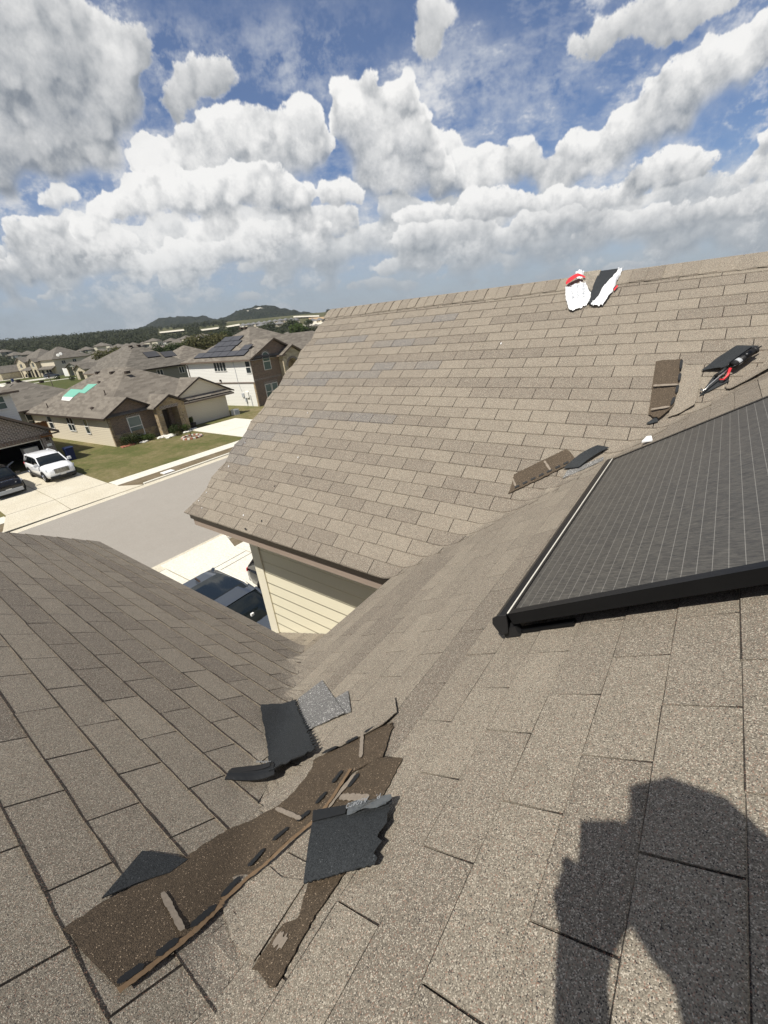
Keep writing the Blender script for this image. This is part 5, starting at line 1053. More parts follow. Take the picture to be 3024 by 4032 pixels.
# ---------------------------------------------------------------- vehicles
def loft(mb, rings, mat, cap=True):
    n = len(rings[0]); vs = [p for R in rings for p in R]; fs = []
    for i in range(len(rings) - 1):
        for k in range(n): fs.append((i * n + k, i * n + (k + 1) % n, (i + 1) * n + (k + 1) % n, (i + 1) * n + k))
    if cap: fs += [tuple(range(n))[::-1], tuple(range((len(rings) - 1) * n, len(rings) * n))]
    mb.add(vs, fs, mat)
def car(name, label, cat, P, heading, paint, L=4.85, Wd=1.92, H=1.70, group=None, glassroof=False, rails=True, silver=False, grille=None, plate=True, detail=True, low=0.):
    P = Vector(P); c, s = math.cos(heading), math.sin(heading)
    g_ = lambda x, y, z: P + Vector((x * c - y * s, x * s + y * c, z))
    t = thing(name, label, cat, P, group); hl, hw = L / 2, Wd / 2; k = H / 1.70
    st = [(hl - .02, .74, .42, .80), (hl - .10, .84, .30, .98), (hl - .45, .94, .24, 1.04), (hl - .95, .985, .24, 1.09), (hl - 1.35, 1., .24, 1.12), (0, 1., .24, 1.12), (-hl + 1.0, 1., .26, 1.14), (-hl + .35, .97, .30, 1.12), (-hl + .08, .90, .36, 1.04), (-hl + .02, .84, .45, .9)]
    rings = []
    for (x, wf, zb, zt) in st:
        w = hw * wf; zb *= k; zt = zt * k
        half = [(w * .8, zb), (w * .97, zb + .10), (w, (zb + zt) / 2), (w * .985, zt - .16), (w * .93, zt - .03), (w * .5, zt + .015)]
        rings.append([g_(x, y, z) for y, z in half] + [g_(x, -y, z) for y, z in half[::-1]])
    m = MB(); loft(m, rings, paint); m.build('body', t, True)
    xs = hl - 1.28
    gs = [(xs, .90, 1.08, 1.10), (xs - .75, .80, 1.10, H / k - .06), (xs - 1.15, .79, 1.10, H / k), (-hl + 1.25, .79, 1.12, H / k - .01), (-hl + .62, .78, 1.12, H / k - .06), (-hl + .18, .84, 1.10, 1.14)]
    rings = []
    for (x, wt, zb, zt) in gs:
        zb *= k; zt *= k; w1 = hw * .93; w2 = hw * wt * .93; half = [(w1, zb), (w2 + (w1 - w2) * .12, zb + (zt - zb) * .85), (w2 * .93, zt - .01), (w2 * .5, zt + .015)]
        rings.append([g_(x, y, z) for y, z in half] + [g_(x, -y, z) for y, z in half[::-1]])
    m = MB(); loft(m, rings, M_CARGL); m.build('windows', t, True)
    rs = []
    for (x, wt, zz) in ((xs - .70, .775, H - .072 * k), (xs - 1.15, .785, H + .012), (-hl + 1.25, .785, H + .006), (-hl + .55, .77, H - .055 * k)):
        w2 = hw * wt * .93; rs.append([g_(x, w2 * 1.13, zz - .10), g_(x, w2 * 1.04, zz - .005), g_(x, w2 * .5, zz + .022), g_(x, -w2 * .5, zz + .022), g_(x, -w2 * 1.04, zz - .005), g_(x, -w2 * 1.13, zz - .10)])
    m = MB(); loft(m, rs, paint, False); m.build('roof_panel', t, True)
    if glassroof:
        m = MB(); ro = []
        for (x, wt, zz) in ((xs - .95, .62, H + .0085 - .03 * k), (xs - 1.2, .64, H + .027), (-hl + 1.35, .64, H + .024), (-hl + 1.1, .6, H + .012)):
            w2 = hw * wt; ro.append([g_(x, w2, zz + .004), g_(x, w2 * .5, zz + .016), g_(x, -w2 * .5, zz + .016), g_(x, -w2, zz + .004)])
        m_ = MB()
        for i in range(3): m_.add(ro[i] + ro[i + 1], [(q, q + 1, 4 + q + 1, 4 + q) for q in range(3)], M_CARGL)
        m_.build('glass_roof', t, True)
    for sy in (-1, 1):
        m = MB()
        w1, w2 = hw * .935, hw * .755
        m.tube([g_(xs, sy * hw * .90, 1.10 * k), g_(xs - .74, sy * w2, H - .05 * k)], .04, paint, 6)
        for xa, xb in ((xs - 1.45, xs - 1.42), (-hl + 1.15, -hl + 1.2)): m.tube([g_(xa, sy * w1, 1.12 * k), g_(xb, sy * w2 * 1.0, H - .03)], .035, M_BLKP if not low else paint, 6)
        m.tube([g_(-hl + .22, sy * hw * .85, 1.12 * k), g_(-hl + .60, sy * w2 * .98, H - .06 * k)], .06, paint, 6); split_build(m, 'pillar', t)
        if rails:
            m = MB(); m.tube([g_(xs - 1.0, sy * hw * .70, H + .0), g_(xs - 1.15, sy * hw * .70, H + .05), g_(-hl + .95, sy * hw * .70, H + .05), g_(-hl + .8, sy * hw * .70, H + .0)], .022, M_GLINT_RAIL if silver else paint, 6); m.build('roof_rail', t, True)
        m = MB(); m.box(g_, (xs - .12, sy * hw * .98 - .0, 1.12 * k), (xs + .08, sy * (hw + .20), 1.30 * k), paint); m.build('mirror', t)
        for xw in (hl - .95, -hl + 1.02):
            yw = sy * (hw - .115); R_ = .365 * k
            m = MB(); m.tube([g_(xw, yw - .115, R_), g_(xw, yw + .115, R_)], R_, M_RUB, 20); wh = m.build('wheel', t, True)
            m = MB(); yo = sy * (hw + .003)
            m.tube([g_(xw, yo - sy * .02, R_), g_(xw, yo, R_)], R_ * .66, M_ALU if paint != M_CARW else M_CHROME, 16)
            for q in range(5): 
                a = 2 * math.pi * q / 5; m.tube([g_(xw, yo + sy * .004, R_), g_(xw + math.cos(a) * R_ * .6, yo + sy * .004, R_ + math.sin(a) * R_ * .6)], .03, M_CHROME if paint != M_CARK else M_ALU, 5)
            m.build('rim', wh)
            m = MB(); nn = 12; yb = sy * (hw - .03)
            for q in range(nn):
                a, b = math.pi * (q / nn) * 1.1 - .05 * math.pi, math.pi * ((q + 1) / nn) * 1.1 - .05 * math.pi
                P4 = [(xw + r_ * math.cos(a_), R_ + r_ * math.sin(a_)) for r_, a_ in ((R_ * 1.0, a), (R_ * 1.22, a), (R_ * 1.22, b), (R_ * 1.0, b))]
                m.prism([g_(x, yb, z) for x, z in P4], g_(0, sy * .045, 0) - g_(0, 0, 0), M_BLKP)
            m.build('wheel_arch', t)
        m = MB(); m.box(g_, (-hl + 1.5, sy * (hw - .02), .26), (hl - 1.45, sy * (hw + .012), .42), M_BLKP); m.build('sill', t)
        if detail:
            m = MB(); m.prism([g_(hl - .085, sy * hw * .50, .80 * k), g_(hl - .085, sy * hw * .50, .90 * k), g_(hl - .30, sy * hw * .93, .98 * k), g_(hl - .26, sy * hw * .92, .84 * k)], g_(.05, 0, .0) - g_(0, 0, 0), M_LAMP); m.build('headlight', t)
            m = MB(); m.prism([g_(-hl + .05, sy * hw * .60, .95 * k), g_(-hl + .05, sy * hw * .60, 1.05 * k), g_(-hl + .16, sy * hw * .93, 1.07 * k), g_(-hl + .14, sy * hw * .93, .92 * k)], g_(-.05, 0, 0) - g_(0, 0, 0), M_REDP); m.build('tail_light', t)
            m = MB(); m.box(g_, (xs - 1.75, sy * (hw - .005), .93), (xs - 1.55, sy * (hw + .025), .97), paint); m.build('door_handle', t)
    m = MB(); m.box(g_, (hl - .16, -hw * .82, .26), (hl + .03, hw * .82, .46), M_BLKP); m.build('front_bumper', t)
    m = MB(); m.box(g_, (-hl - .03, -hw * .82, .30), (-hl + .2, hw * .82, .50), M_BLKP); m.build('rear_bumper', t)
    if grille:
        m = MB(); m.box(g_, (hl - .06, -hw * .46, .60 * k), (hl + .012, hw * .46, .92 * k), M_BLKP)
        for q in range(4): m.box(g_, (hl + .0125, -hw * .45, (.62 + q * .08) * k), (hl + .03, hw * .45, (.638 + q * .08) * k), grille)
        m.build('grille', t)
    if plate:
        m = MB(); m.box(g_, (hl + .031, -.16, .46), (hl + .045, .16, .58), M_TRIMW); m.build('number_plate', t)
    return t, g_
PI = math.pi
t, g_ = car('white_suv', 'white SUV with a chrome barred grille parked facing out of the brick garage', 'SUV', (-38.75, 9.05, GZ + .03), 0., M_CARW, L=5.0, Wd=1.95, H=1.72, grille=M_CHROME)
t, g_ = car('black_suv', 'glossy black SUV parked beside the white one, cut by the left edge', 'SUV', (-38.3, 5.75, GZ + .03), 0., M_CARK, L=4.9, Wd=2.0, H=1.72, rails=False, detail=True)
text_mesh('lettering', 'RANGE ROVER', .15, M_CHROME, t, Matrix.Translation(g_(2.18, 0, 1.075)) @ Matrix.Rotation(PI / 2, 4, 'Z') @ Matrix.Rotation(rad(12), 4, 'X'), .004)
m = MB(); m.box(g_, (2.40, -.75, .30), (2.50, .75, .52), M_GREYP); m.build('skid_plate', t)
t, g_ = car('grey_suv', 'slate grey SUV with a black glass roof on the driveway below, seen from above', 'SUV', (-9.95, 4.95, GZ + .03), 0., M_CARG, L=4.75, Wd=1.9, H=1.70, glassroof=True, silver=True)
m = MB(); m.prism([g_(-1.35, .02, 1.71), g_(-1.62, .04, 1.71), g_(-1.56, 0, 1.80), g_(-1.5, 0, 1.80)], g_(0, -.05, 0) - g_(0, 0, 0), M_TRIMD); m.build('antenna_fin', t)
for x, y in ((.86, -.42), (.92, .05)):
    m = MB(); m.box(g_, (x - .03 + .14, y - .09, 1.40), (x + .14 + .03, y + .0, 1.47), M_TRIMW); m.build('windscreen_sticker', t)
t, g_ = car('black_car', 'black car half hidden behind the cream corner of the house', 'car', (-9.75, 7.75, GZ + .03), 0., M_CARK, L=4.6, Wd=1.85, H=1.45, rails=False)

# ---------------------------------------------------------------- plants
def leaves(mb, c, rx, ry, rz, n, size, mat, r, hollow=.35):
    for _ in range(n):
        while True:
            q = Vector((r.uniform(-1, 1), r.uniform(-1, 1), r.uniform(-1, 1)))
            if hollow < q.length < 1: break
        p = Vector((c[0] + q.x * rx, c[1] + q.y * ry, c[2] + q.z * rz)); nn = (q + Vector((r.uniform(-.8, .8), r.uniform(-.8, .8), r.uniform(-.3, .9)))).normalized()
        a = nn.orthogonal().normalized(); b = nn.cross(a); an = r.uniform(0, PI); a, b = a * math.cos(an) + b * math.sin(an), b * math.cos(an) - a * math.sin(an); sz = size * r.uniform(.6, 1.3)
        mb.add([p - a * sz, p + b * sz * .55 + nn * sz * .15, p + a * sz, p - b * sz * .55], [(0, 1, 2, 3)], mat)
def bush(name, label, P, rx, rz, n, size, mat, cat='bush', seed=1, group=None, sp=5):
    r = random.Random(seed); P = Vector(P); t = thing(name, label, cat, P, group); m = MB()
    for _ in range(sp):
        a = r.uniform(0, 2 * PI); d = rx * r.uniform(.1, .6); leaves(m, (P.x + math.cos(a) * d, P.y + math.sin(a) * d, P.z + rz * r.uniform(.5, 1.15)), rx * .62, rx * .62, rz * .62, n // sp, size, mat, r)
    m.build('foliage', t); m = MB()
    for _ in range(5): a = r.uniform(0, 6.3); m.tube([P, P + Vector((math.cos(a) * rx * .5, math.sin(a) * rx * .5, rz * 1.1))], [.03, .012], M_BARK, 5)
    m.build('stem', t); return t
def tree(name, label, P, h, crown, n, size, mat, seed=1, group=None, trunk=.35, cat='tree'):
    r = random.Random(seed); P = Vector(P); t = thing(name, label, cat, P, group)
    m = MB(); top = P + Vector((r.uniform(-.3, .3), r.uniform(-.3, .3), h * .62)); tr = .035 * h
    m.tube([P - Vector((0, 0, .2)), P + Vector((0, 0, h * trunk)), top], [tr, tr * .7, tr * .25], M_BARK, 7)
    m2 = MB(); k = 9
    for q in range(k):
        a = q * 2.4 + r.uniform(-.4, .4); d = crown * r.uniform(.25, .72) * (1 if q else .1); z = h * r.uniform(.42, .86)
        c = P + Vector((math.cos(a) * d, math.sin(a) * d, z)); m.tube([P + Vector((0, 0, h * trunk * r.uniform(.8, 1.2))), c], [tr * .4, tr * .12], M_BARK, 5)
        rr_ = crown * r.uniform(.35, .58); leaves(m2, c, rr_, rr_, rr_ * .8, n // k, size, mat, r, .2)
    m.build('trunk', t, True); m2.build('crown', t); return t
fb = fr_house((-43.12, 15.53, GZ), math.atan2(.0553, 1), 1.0769)
bush('garden_bush', 'large dark green bush at the corner below the brick house window', fb(.95, -.75, 0), .85, .75, 1300, .055, M_LEAF, seed=3)
bush('garden_bush', 'low fresh green bush under the brick house window', fb(2.45, -1.0, 0), .75, .42, 1100, .05, M_LEAF3, seed=4)
bush('garden_bush', 'small green bush against the wall right of the window', fb(2.1, -.35, 0), .4, .45, 400, .05, M_LEAF3, seed=5)
bush('garden_bush', 'dark bush in front of the stone porch column', fb(4.55, -1.9, 0), .75, .75, 1100, .055, M_LEAF, seed=6)
bush('garden_bush', 'green bush right of the porch beside the plant pot', fb(5.6, -1.75, 0), .6, .5, 800, .05, M_LEAF3, seed=7)
bush('garden_bush', 'greyish twiggy shrub in the white rock bed', fb(4.25, -2.4, 0), .45, .35, 300, .045, M_LEAF2, seed=8)
t = bush('potted_plant', 'leafy plant in a dark round pot by the garage door', fb(6.85, -.9, .45), .36, .42, 420, .07, M_LEAF3, cat='potted plant', seed=9)
m = MB(); b = fb(6.85, -.9, 0); m.tube([b, b + Vector((0, 0, .5))], [.3, .42], M_TERRA, 14); m.build('pot', t)
def rocks(label, us, group=None):
    r = random.Random(4)
    for (u, v, s_) in us:
        m = MB(); bm = bmesh.new(); bmesh.ops.create_icosphere(bm, subdivisions=2, radius=1); q = fb(u, v, 0)
        for vt in bm.verts: vt.co = vt.co * (1 + r.uniform(-.18, .18)); vt.co = Vector((q.x + vt.co.x * s_, q.y + vt.co.y * s_ * 1.2, q.z + .05 + vt.co.z * s_ * .5))
        m.add([v_.co for v_ in bm.verts], [tuple(v_.index for v_ in fc_.verts) for fc_ in bm.faces], M_ROCK); bm.free(); tag(m.build('garden_rock'), label, 'rock', group)
rr_ = random.Random(6)
rocks('white limestone rock in the flower bed along the brick house', [(3.0 + rr_.uniform(0, 1.6), -1.5 + rr_.uniform(-.75, .3), rr_.uniform(.14, .3)) for _ in range(16)] + [(1.55 + .15 * k, -1.15 + rr_.uniform(-.2, .2), .15) for k in range(4)] + [(5.1 + .16 * k, -2.05 + rr_.uniform(-.15, .1), .17) for k in range(5)] + [(6.1 + .2 * k, -1.5, .13) for k in range(4)], 'white rocks of the flower bed')
for k in range(10):
    m = MB(); u, v = .05 + (k % 5) * .23 - .1 * (k // 5), -.75 - .35 * (k // 5); m.box(fb, (u, v, .0), (u + .18, v + .32, .06), M_REDB); tag(m.build('paver'), 'red brick paver lying on the grass at the corner of the brick house', 'paver', 'red pavers at the house corner')
# young tree in a brick ring
q0 = Vector((-38.35, 20.3, GZ)); ring = []
for k in range(22):
    a = 2 * PI * k / 22; c_, s_ = math.cos(a), math.sin(a); m = MB(); fr_ = lambda x, y, z, c_=c_, s_=s_: q0 + Vector(((.85 + x) * c_ - y * s_, (.85 + x) * s_ + y * c_, z))
    m.box(fr_, (-.10, -.108, 0), (.10, .108, .14), M_ROCK if k % 2 else M_REDB); tag(m.build('edging_brick'), 'edging brick in the round ring about the young tree', 'brick', 'bricks of the tree ring')
sheet('flower_bed', [(q0.x + .76 * math.cos(a * .3), q0.y + .76 * math.sin(a * .3)) for a in range(21)], GZ + .03, M_DIRT)
r = random.Random(2); t = thing('young_tree', 'bare spindly young tree standing in the brick ring on the lawn', 'tree', q0)
m = MB(); m.tube([q0, q0 + Vector((.05, -.12, 1.2)), q0 + Vector((.02, -.3, 2.6))], [.035, .028, .012], M_BARK, 6); m.build('trunk', t, True)
m = MB()
for k in range(12): a = r.uniform(0, 6.3); z = r.uniform(1.1, 2.4); p = q0 + Vector((.03, -.12 * z, z)); m.tube([p, p + Vector((math.cos(a) * .35, math.sin(a) * .35, .45))], [.010, .004], M_BARK, 4)
m.build('branch', t); m = MB(); leaves(m, q0 + Vector((.03, -.25, 2.2)), .5, .5, .7, 45, .05, M_LEAF2, r, 0); m.build('foliage', t)
m = MB(); fb2 = lambda x, y, z: fb(12.45, -.35, 0) + Vector((x, y, z)); m.box(fb2, (-.3, -.35, 0), (.3, .35, .62), M_TRIMW); m.box(fb2, (.301, -.28, .08), (.32, .28, .54), M_GREYP); tag(m.build('air_conditioner'), 'small white air conditioner unit beside the garage pier of the brick house', 'air conditioner')
m = MB(); m.box(lambda x, y, z: Vector((-29.8, 13.3, GZ + .01)) + Vector((x, y, z)), (-.3, -.4, 0), (.3, .4, .06), M_TRIMW); tag(m.build('meter_lid'), 'white utility lid set in the dry verge by the kerb', 'utility lid')

# ================================================================ HOUSES FURTHER OFF
def simple_house(name, label, f, u0, u1, v0, v1, eave, s, wall, roof, group=None, base=-.3, chim=False):
    t = thing(name, label, 'house', f((u0 + u1) / 2, (v0 + v1) / 2, 0), group)
    m = MB(); m.box(f, (u0, v0, base), (u1, v1, eave), wall); m.build('wall', t)
    m = MB(); hip_roof(m, f, u0 - .45, u1 + .45, v0 - .45, v1 + .45, eave + .12, s, roof); m.build('roof', t); return t
FB = lambda x0, y0: (lambda u, v, w: Vector((x0 - v, y0 + u, GZ + w)))        # front faces +X, u along +Y, v away from us
f = FB(-66, 28.0)
h = simple_house('back_house', 'grey green house behind the brick house with two small solar panels on its roof', f, 0, 9.6, 0, 13, 4.95, .66, M_SAGE, M_ROOF2)
window(f, h, 'v', 0, 4.55, 5.35, 3.85, 4.72, mull=2, sash=False); window(f, h, 'v', 0, 8.0, 8.75, 3.85, 4.72, mull=2, sash=False)
m = MB(); m.box(f, (-.5, -.52, 4.92), (10.1, -.45, 5.1), M_TRIMD); m.build('gutter', h)
sfm = lambda u, v, d: f(u, v, 5.07 + .66 * (v + .45) + d)
for k in range(2): pvpanel(lambda u, v, d: sfm(u, v, d), 4.6 + k * 2.4, 1.6 - .35 * k, 2.0, 1.15, ['small dark solar panel on the left of the back house roof', 'larger dark solar panel on the right of the back house roof'][k], None)
for k in range(2): vent(h, sfm(3.9 + 1.2 * k, 4.3, .05), 1)
f = FB(-80, 43.5)
h = simple_house('back_house', 'hip roofed house seen between the grey green house and the white house', f, 0, 11.5, 0, 12, 4.2, .5, M_BEIGE, M_ROOF1)
m = MB(); m.box(f, (-.2, -.5, 4.15), (2.2, -.46, 4.3), M_TRIMW); m.build('flashing', h)
f = FB(-61, 10.5)
h = simple_house('back_house', 'single storey beige house with a broad grey hip roof behind the left house', f, 0, 11.5, 0, 12.5, 2.85, .47, M_SAGE, M_ROOF2)
window(f, h, 'v', 0, 3.6, 4.4, 1.0, 2.55); window(f, h, 'v', 0, 5.1, 5.8, 1.25, 2.5)
sfm = lambda u, v, d: f(u, v, 2.97 + .47 * (v + .45) + d)
for u, v in ((4.6, 5.4), (5.6, 5.5), (7.6, 4.6)): vent(h, sfm(u, v, .05), 1)
m = MB(); fw = lambda x, y, z: Vector((x, y, GZ + z))
for k in range(22): m.box(fw, (-57.3, 12.2 + k * .16, 0), (-57.25, 12.2 + k * .16 + .148, 1.85 + .02 * (k % 3)), M_WOOD)
m.box(fw, (-57.36, 12.2, .4), (-57.305, 15.7, .5), M_WOOD); m.box(fw, (-57.36, 12.2, 1.4), (-57.305, 15.7, 1.5), M_WOOD)
tag(m.build('wooden_fence'), 'short reddish wooden fence between the left house and the brick house', 'fence')
# row of houses on the next street
an = .131; Us, Vs = Vector((math.cos(an), -math.sin(an), 0)), Vector((math.sin(an), math.cos(an), 0))
fst = lambda u, v, w: Vector((-237, 67.5, GZ)) + Us * u + Vs * v + Vector((0, 0, w))
an = -.175; Ur, Vr = Vector((math.cos(an), -math.sin(an), 0)), Vector((math.sin(an), math.cos(an), 0)); RO = Vector()
fr = lambda u, v, w: RO + Ur * u + Vr * v + Vector((0, 0, w))
def anchor(u, v, az_, r_):
    global RO
    RO = pol(az_, r_, GZ) - Ur * u - Vr * v
def rgable(m, u0, u1, vf, vb, we, s, roof, wall):
    uc, wp = (u0 + u1) / 2, we + s * (u1 - u0) / 2
    for ue, sg in ((u0 - .5, 1), (u1 + .5, -1)): m.prism([fr(ue, vf - .5, we - .5 * s), fr(uc, vf - .5, wp), fr(uc, vb, wp), fr(ue, vb, we - .5 * s)], (0, 0, -.22), roof)
    m.prism([fr(u0, vf, we - .1), fr(u1, vf, we - .1), fr(uc, vf, wp - .25)], Vr * .3, wall)
def pane(par, u, v, w, du, dw, ax='v'):
    m = MB()
    if ax == 'v': m.box(fr, (u, v - .05, w), (u + du, v - .01, w + dw), M_GLASS)
    else: m.box(fr, (u + .01, v, w), (u + .06, v + du, w + dw), M_GLASS)
    wn = m.build('window', par); m = MB()
    if ax == 'v': m.box(fr, (u - .12, v - .045, w - .12), (u + du + .12, v - .012, w), M_TRIMW); m.box(fr, (u + du / 2 - .05, v - .07, w), (u + du / 2 + .05, v - .051, w + dw), M_TRIMW)
    else: m.box(fr, (u + .005, v - .12, w - .14), (u + .055, v + du + .12, w), M_TRIMW); m.box(fr, (u + .0605, v + du / 2 - .05, w), (u + .08, v + du / 2 + .05, w + dw), M_TRIMW)
    m.build('window_frame', wn)
anchor(1.5, 2, -74.25, 240)
h = thing('row_house', 'two storey house at the far left of the next street with a cream stone garage', 'house', fr(-6, 6, 0))
m = MB(); m.box(fr, (-13, 2, -.3), (1.5, 15, 6.4), M_SAGE); m.build('wall', h); m = MB(); hip_roof(m, fr, -13.6, 2.1, 1.4, 15.6, 6.5, .62, M_ROOF2); rgable(m, -13, -6, .6, 8, 6.4, .55, M_ROOF2, M_STONEW); m.build('roof', h)
m = MB(); m.box(fr, (-13, .6, -.3), (-6, 2, 6.3), M_STONEW); m.build('stone_front', h)
m = MB(); m.box(fr, (-22, -6.5, -.3), (-13.0, 4, 3.1), M_STONEW); m.build('garage', h); m = MB(); rgable(m, -22, -13, -6.5, 4, 3.1, .55, M_ROOF2, M_STONEW); m.build('garage_roof', h)
m = MB(); m.box(fr, (-20.3, -6.56, 0), (-14.8, -6.51, 2.4), M_GARD); m.build('garage_door', h)
m = MB(); m.prism([fr(-6.5, -2.2, 3.0), fr(2.0, -2.2, 3.0), fr(2.0, 2.1, 4.4), fr(-6.5, 2.1, 4.4)], (0, 0, -.2), M_ROOF2); m.build('porch_roof', h)
for u in (-6, -2, 1.6): m = MB(); m.box(fr, (u - .2, -2, -.2), (u + .2, -1.6, 2.95), M_STONEW); m.build('porch_post', h)
pane(h, -10.4, .6, 4.0, 1.6, 1.5); pane(h, -4, 2, .6, 1.4, 1.9); pane(h, 1.5, 5, 4.2, 1.3, 1.3, 'u'); pane(h, 1.5, 8.4, .8, 1.2, 1.6, 'u'); pane(h, 1.5, 4.2, .8, 1.2, 1.6, 'u')
anchor(24, 1, -72.93, 225)
h = thing('row_house', 'large two storey house on the next street with cream arches and two satellite dishes', 'house', fr(17, 8, 0))
m = MB(); m.box(fr, (10, 1, -.3), (24, 16, 6.2), M_BEIGE); m.build('wall', h); m = MB(); hip_roof(m, fr, 9.4, 24.6, .4, 16.6, 6.3, .60, M_ROOF2); rgable(m, 9.0, 13.5, -.6, 8, 6.2, .6, M_ROOF2, M_STONEW); m.build('roof', h)
m = MB(); m.box(fr, (9.0, -.6, -.3), (13.5, 1, 6.15), M_STONEW); m.box(fr, (13.5, -.2, -.3), (22, .99, 3.0), M_STONEW); m.build('stone_front', h); m = MB(); m.prism([fr(13.4, -1.0, 2.9), fr(24.4, -1.0, 2.9), fr(24.4, 1.2, 4.0), fr(13.4, 1.2, 4.0)], (0, 0, -.2), M_ROOF2); m.build('porch_roof', h)
for u in (15, 18.4, 20.6):
    m = MB(); m.prism([fr(u, -.21, 0), fr(u + 1.7, -.21, 0)] + [fr(u + .85 + .85 * math.cos(PI * k / 8), -.21, 1.7 + .9 * math.sin(PI * k / 8)) for k in range(9)], Vr * -.05, M_INSIDE); m.build('arched_opening', h)
m = MB(); m.prism([fr(10.4, -.61, 0), fr(12.1, -.61, 0)] + [fr(11.25 + .85 * math.cos(PI * k / 8), -.61, 2.2 + .9 * math.sin(PI * k / 8)) for k in range(9)], Vr * -.05, M_INSIDE); m.build('arched_opening', h)
pane(h, 10.6, -.6, 4.1, 1.3, 1.6); pane(h, 24, 4, 4.2, 1.3, 1.2, 'u'); pane(h, 24, 8.4, 4.4, 1.3, 1.1, 'u')
for v, w in ((3.4, 6.9), (4.6, 7.3)):
    m = MB(); c = fr(24.4, v, w); m.tube([c, c + Vector((.3, -.15, .7))], .05, M_GREYP, 5); m.tube([c + Vector((.3, -.15, .7)), c + Vector((.42, -.2, .73))], [.62, .5], M_TRIMW, 12); m.build('satellite_dish', h)
anchor(44, -3, -70.99, 200)
h = thing('row_house', 'single storey house on the next street with a dark gabled porch', 'house', fr(40, 6, 0))
m = MB(); m.box(fr, (32, 2, -.3), (46, 17, 3.4), M_SAGE); m.build('wall', h); m = MB(); hip_roof(m, fr, 31.4, 46.6, 1.4, 17.6, 3.5, .50, M_ROOF2); rgable(m, 35.5, 44, -3, 8, 3.3, .36, M_ROOF2, M_SAGE); m.build('roof', h)
m = MB(); m.box(fr, (32, -2.5, -.2), (35.5, 2, 3.0), M_TRIMW); m.build('garage', h)
for u in (36, 39.8, 43.6): m = MB(); m.box(fr, (u - .22, -2.9, -.2), (u + .22, -2.5, 3.2), M_STONEW); m.build('porch_post', h)
pane(h, 37.4, 2, .6, 1.5, 1.9); pane(h, 46, 5, .8, 1.3, 1.6, 'u')
anchor(65, -2.2, -70.54, 168)
h = thing('row_house', 'single storey house nearest on the next street with a narrow cream arched porch', 'house', fr(68, 6, 0))
m = MB(); m.box(fr, (58, 2, -.3), (74, 18, 3.2), M_BEIGE); m.build('wall', h); m = MB(); hip_roof(m, fr, 57.4, 74.6, 1.4, 18.6, 3.3, .50, M_ROOF2); rgable(m, 59.5, 65, -2.2, 8, 3.3, .5, M_ROOF2, M_STONEW); m.build('roof', h)
m = MB(); m.box(fr, (59.5, -2.2, -.2), (61, 2, 3.2), M_STONEW); m.box(fr, (63.4, -2.2, -.2), (65, 2, 3.2), M_STONEW); m.box(fr, (61.001, -2.2, 2.5), (63.399, 1.8, 3.2), M_STONEW); m.build('stone_front', h)
pane(h, 67, 2, .7, 1.5, 1.8); pane(h, 74, 5, .8, 1.4, 1.5, 'u')
m = MB(); c = fr(74.4, 4.4, 4.0); m.tube([c, c + Vector((.25, -.1, .5))], .05, M_GREYP, 5); m.tube([c + Vector((.25, -.1, .5)), c + Vector((.35, -.15, .53))], [.5, .4], M_TRIMW, 12); m.build('satellite_dish', h)
# its street, pavements and drives
def far_sheet(name, pts, mat, z): return sheet(name, [(fst(u, v, 0).x, fst(u, v, 0).y) for u, v in pts], GZ + z, mat)
far_sheet('street', [(-60, -36), (170, -36), (170, -24), (-60, -24)], M_CONC, .02); far_sheet('pavement', [(-60, -20.5), (170, -20.5), (170, -18.5), (-60, -18.5)], M_CONC2, .05)
far_sheet('kerb', [(-60, -24), (170, -24), (170, -23.2), (-60, -23.2)], M_CONC2, .06)
for u0, u1, v in ((-20, -14, -6.5), (-4, 0.5, 0), (26, 31, -1), (33, 38, -2), (56, 58.5, 0), (-30, -27, -4)): far_sheet('driveway', [(u0, -24), (u1, -24), (u1, v), (u0, v)], M_CONC2, .04)
far_sheet('lawn', [(-60, -23), (170, -23), (170, 30), (-60, 30)], M_GRASSG, .012)
for (x, y, hd, pt, L, H_, lab) in ((-255, 57.0, 1.2, M_CARB, 4.6, 1.5, 'dark blue car on the drive at the far left of the next street'), (-259, 55.2, 1.3, M_CARK, 4.8, 1.6, 'black car parked in front of the cream stone garage of the next street'), (-234.5, 62.5, 1.35, M_CARK, 4.9, 1.75, 'black SUV between the two tall houses of the next street'), (-203.5, 60.0, 1.4, M_CARG, 5.0, 1.8, 'dark grey SUV parked before the single storey house of the next street')):
    car('parked_car', lab, 'car', (x, y, GZ + .04), hd + PI / 2 * 0, pt, L=L, H=H_, rails=False, detail=False, plate=False)
wheelie_bin((-204, 47.9, GZ + .05), M_BLUE, 'dark wheelie bin by the kerb of the next street', 1.35)
t = thing('street_lamp', 'slim black street lamp post standing by the next street', 'street lamp', (-132.8, 38.6, GZ))
m = MB(); b = Vector((-132.8, 38.6, GZ)); m.tube([b, b + Vector((0, 0, .5)), b + Vector((0, 0, 3.2))], [.16, .09, .06], M_TRIMD, 8); m.build('post', t, True)
m = MB(); m.tube([b + Vector((0, 0, 3.2)), b + Vector((0, 0, 3.35)), b + Vector((0, 0, 3.6)), b + Vector((0, 0, 3.75))], [.08, .2, .22, .05], M_TRIMD, 8); m.build('lantern', t)
bush('garden_bush', 'dark clipped bush by the nearest porch of the next street', fr(60, -4, 0), 1.0, .9, 300, .16, M_LEAF, seed=31); bush('garden_bush', 'low bushes in front of the dark gabled porch of the next street', pol(-73.2, 193, GZ), 1.5, .8, 300, .16, M_LEAF, seed=32)
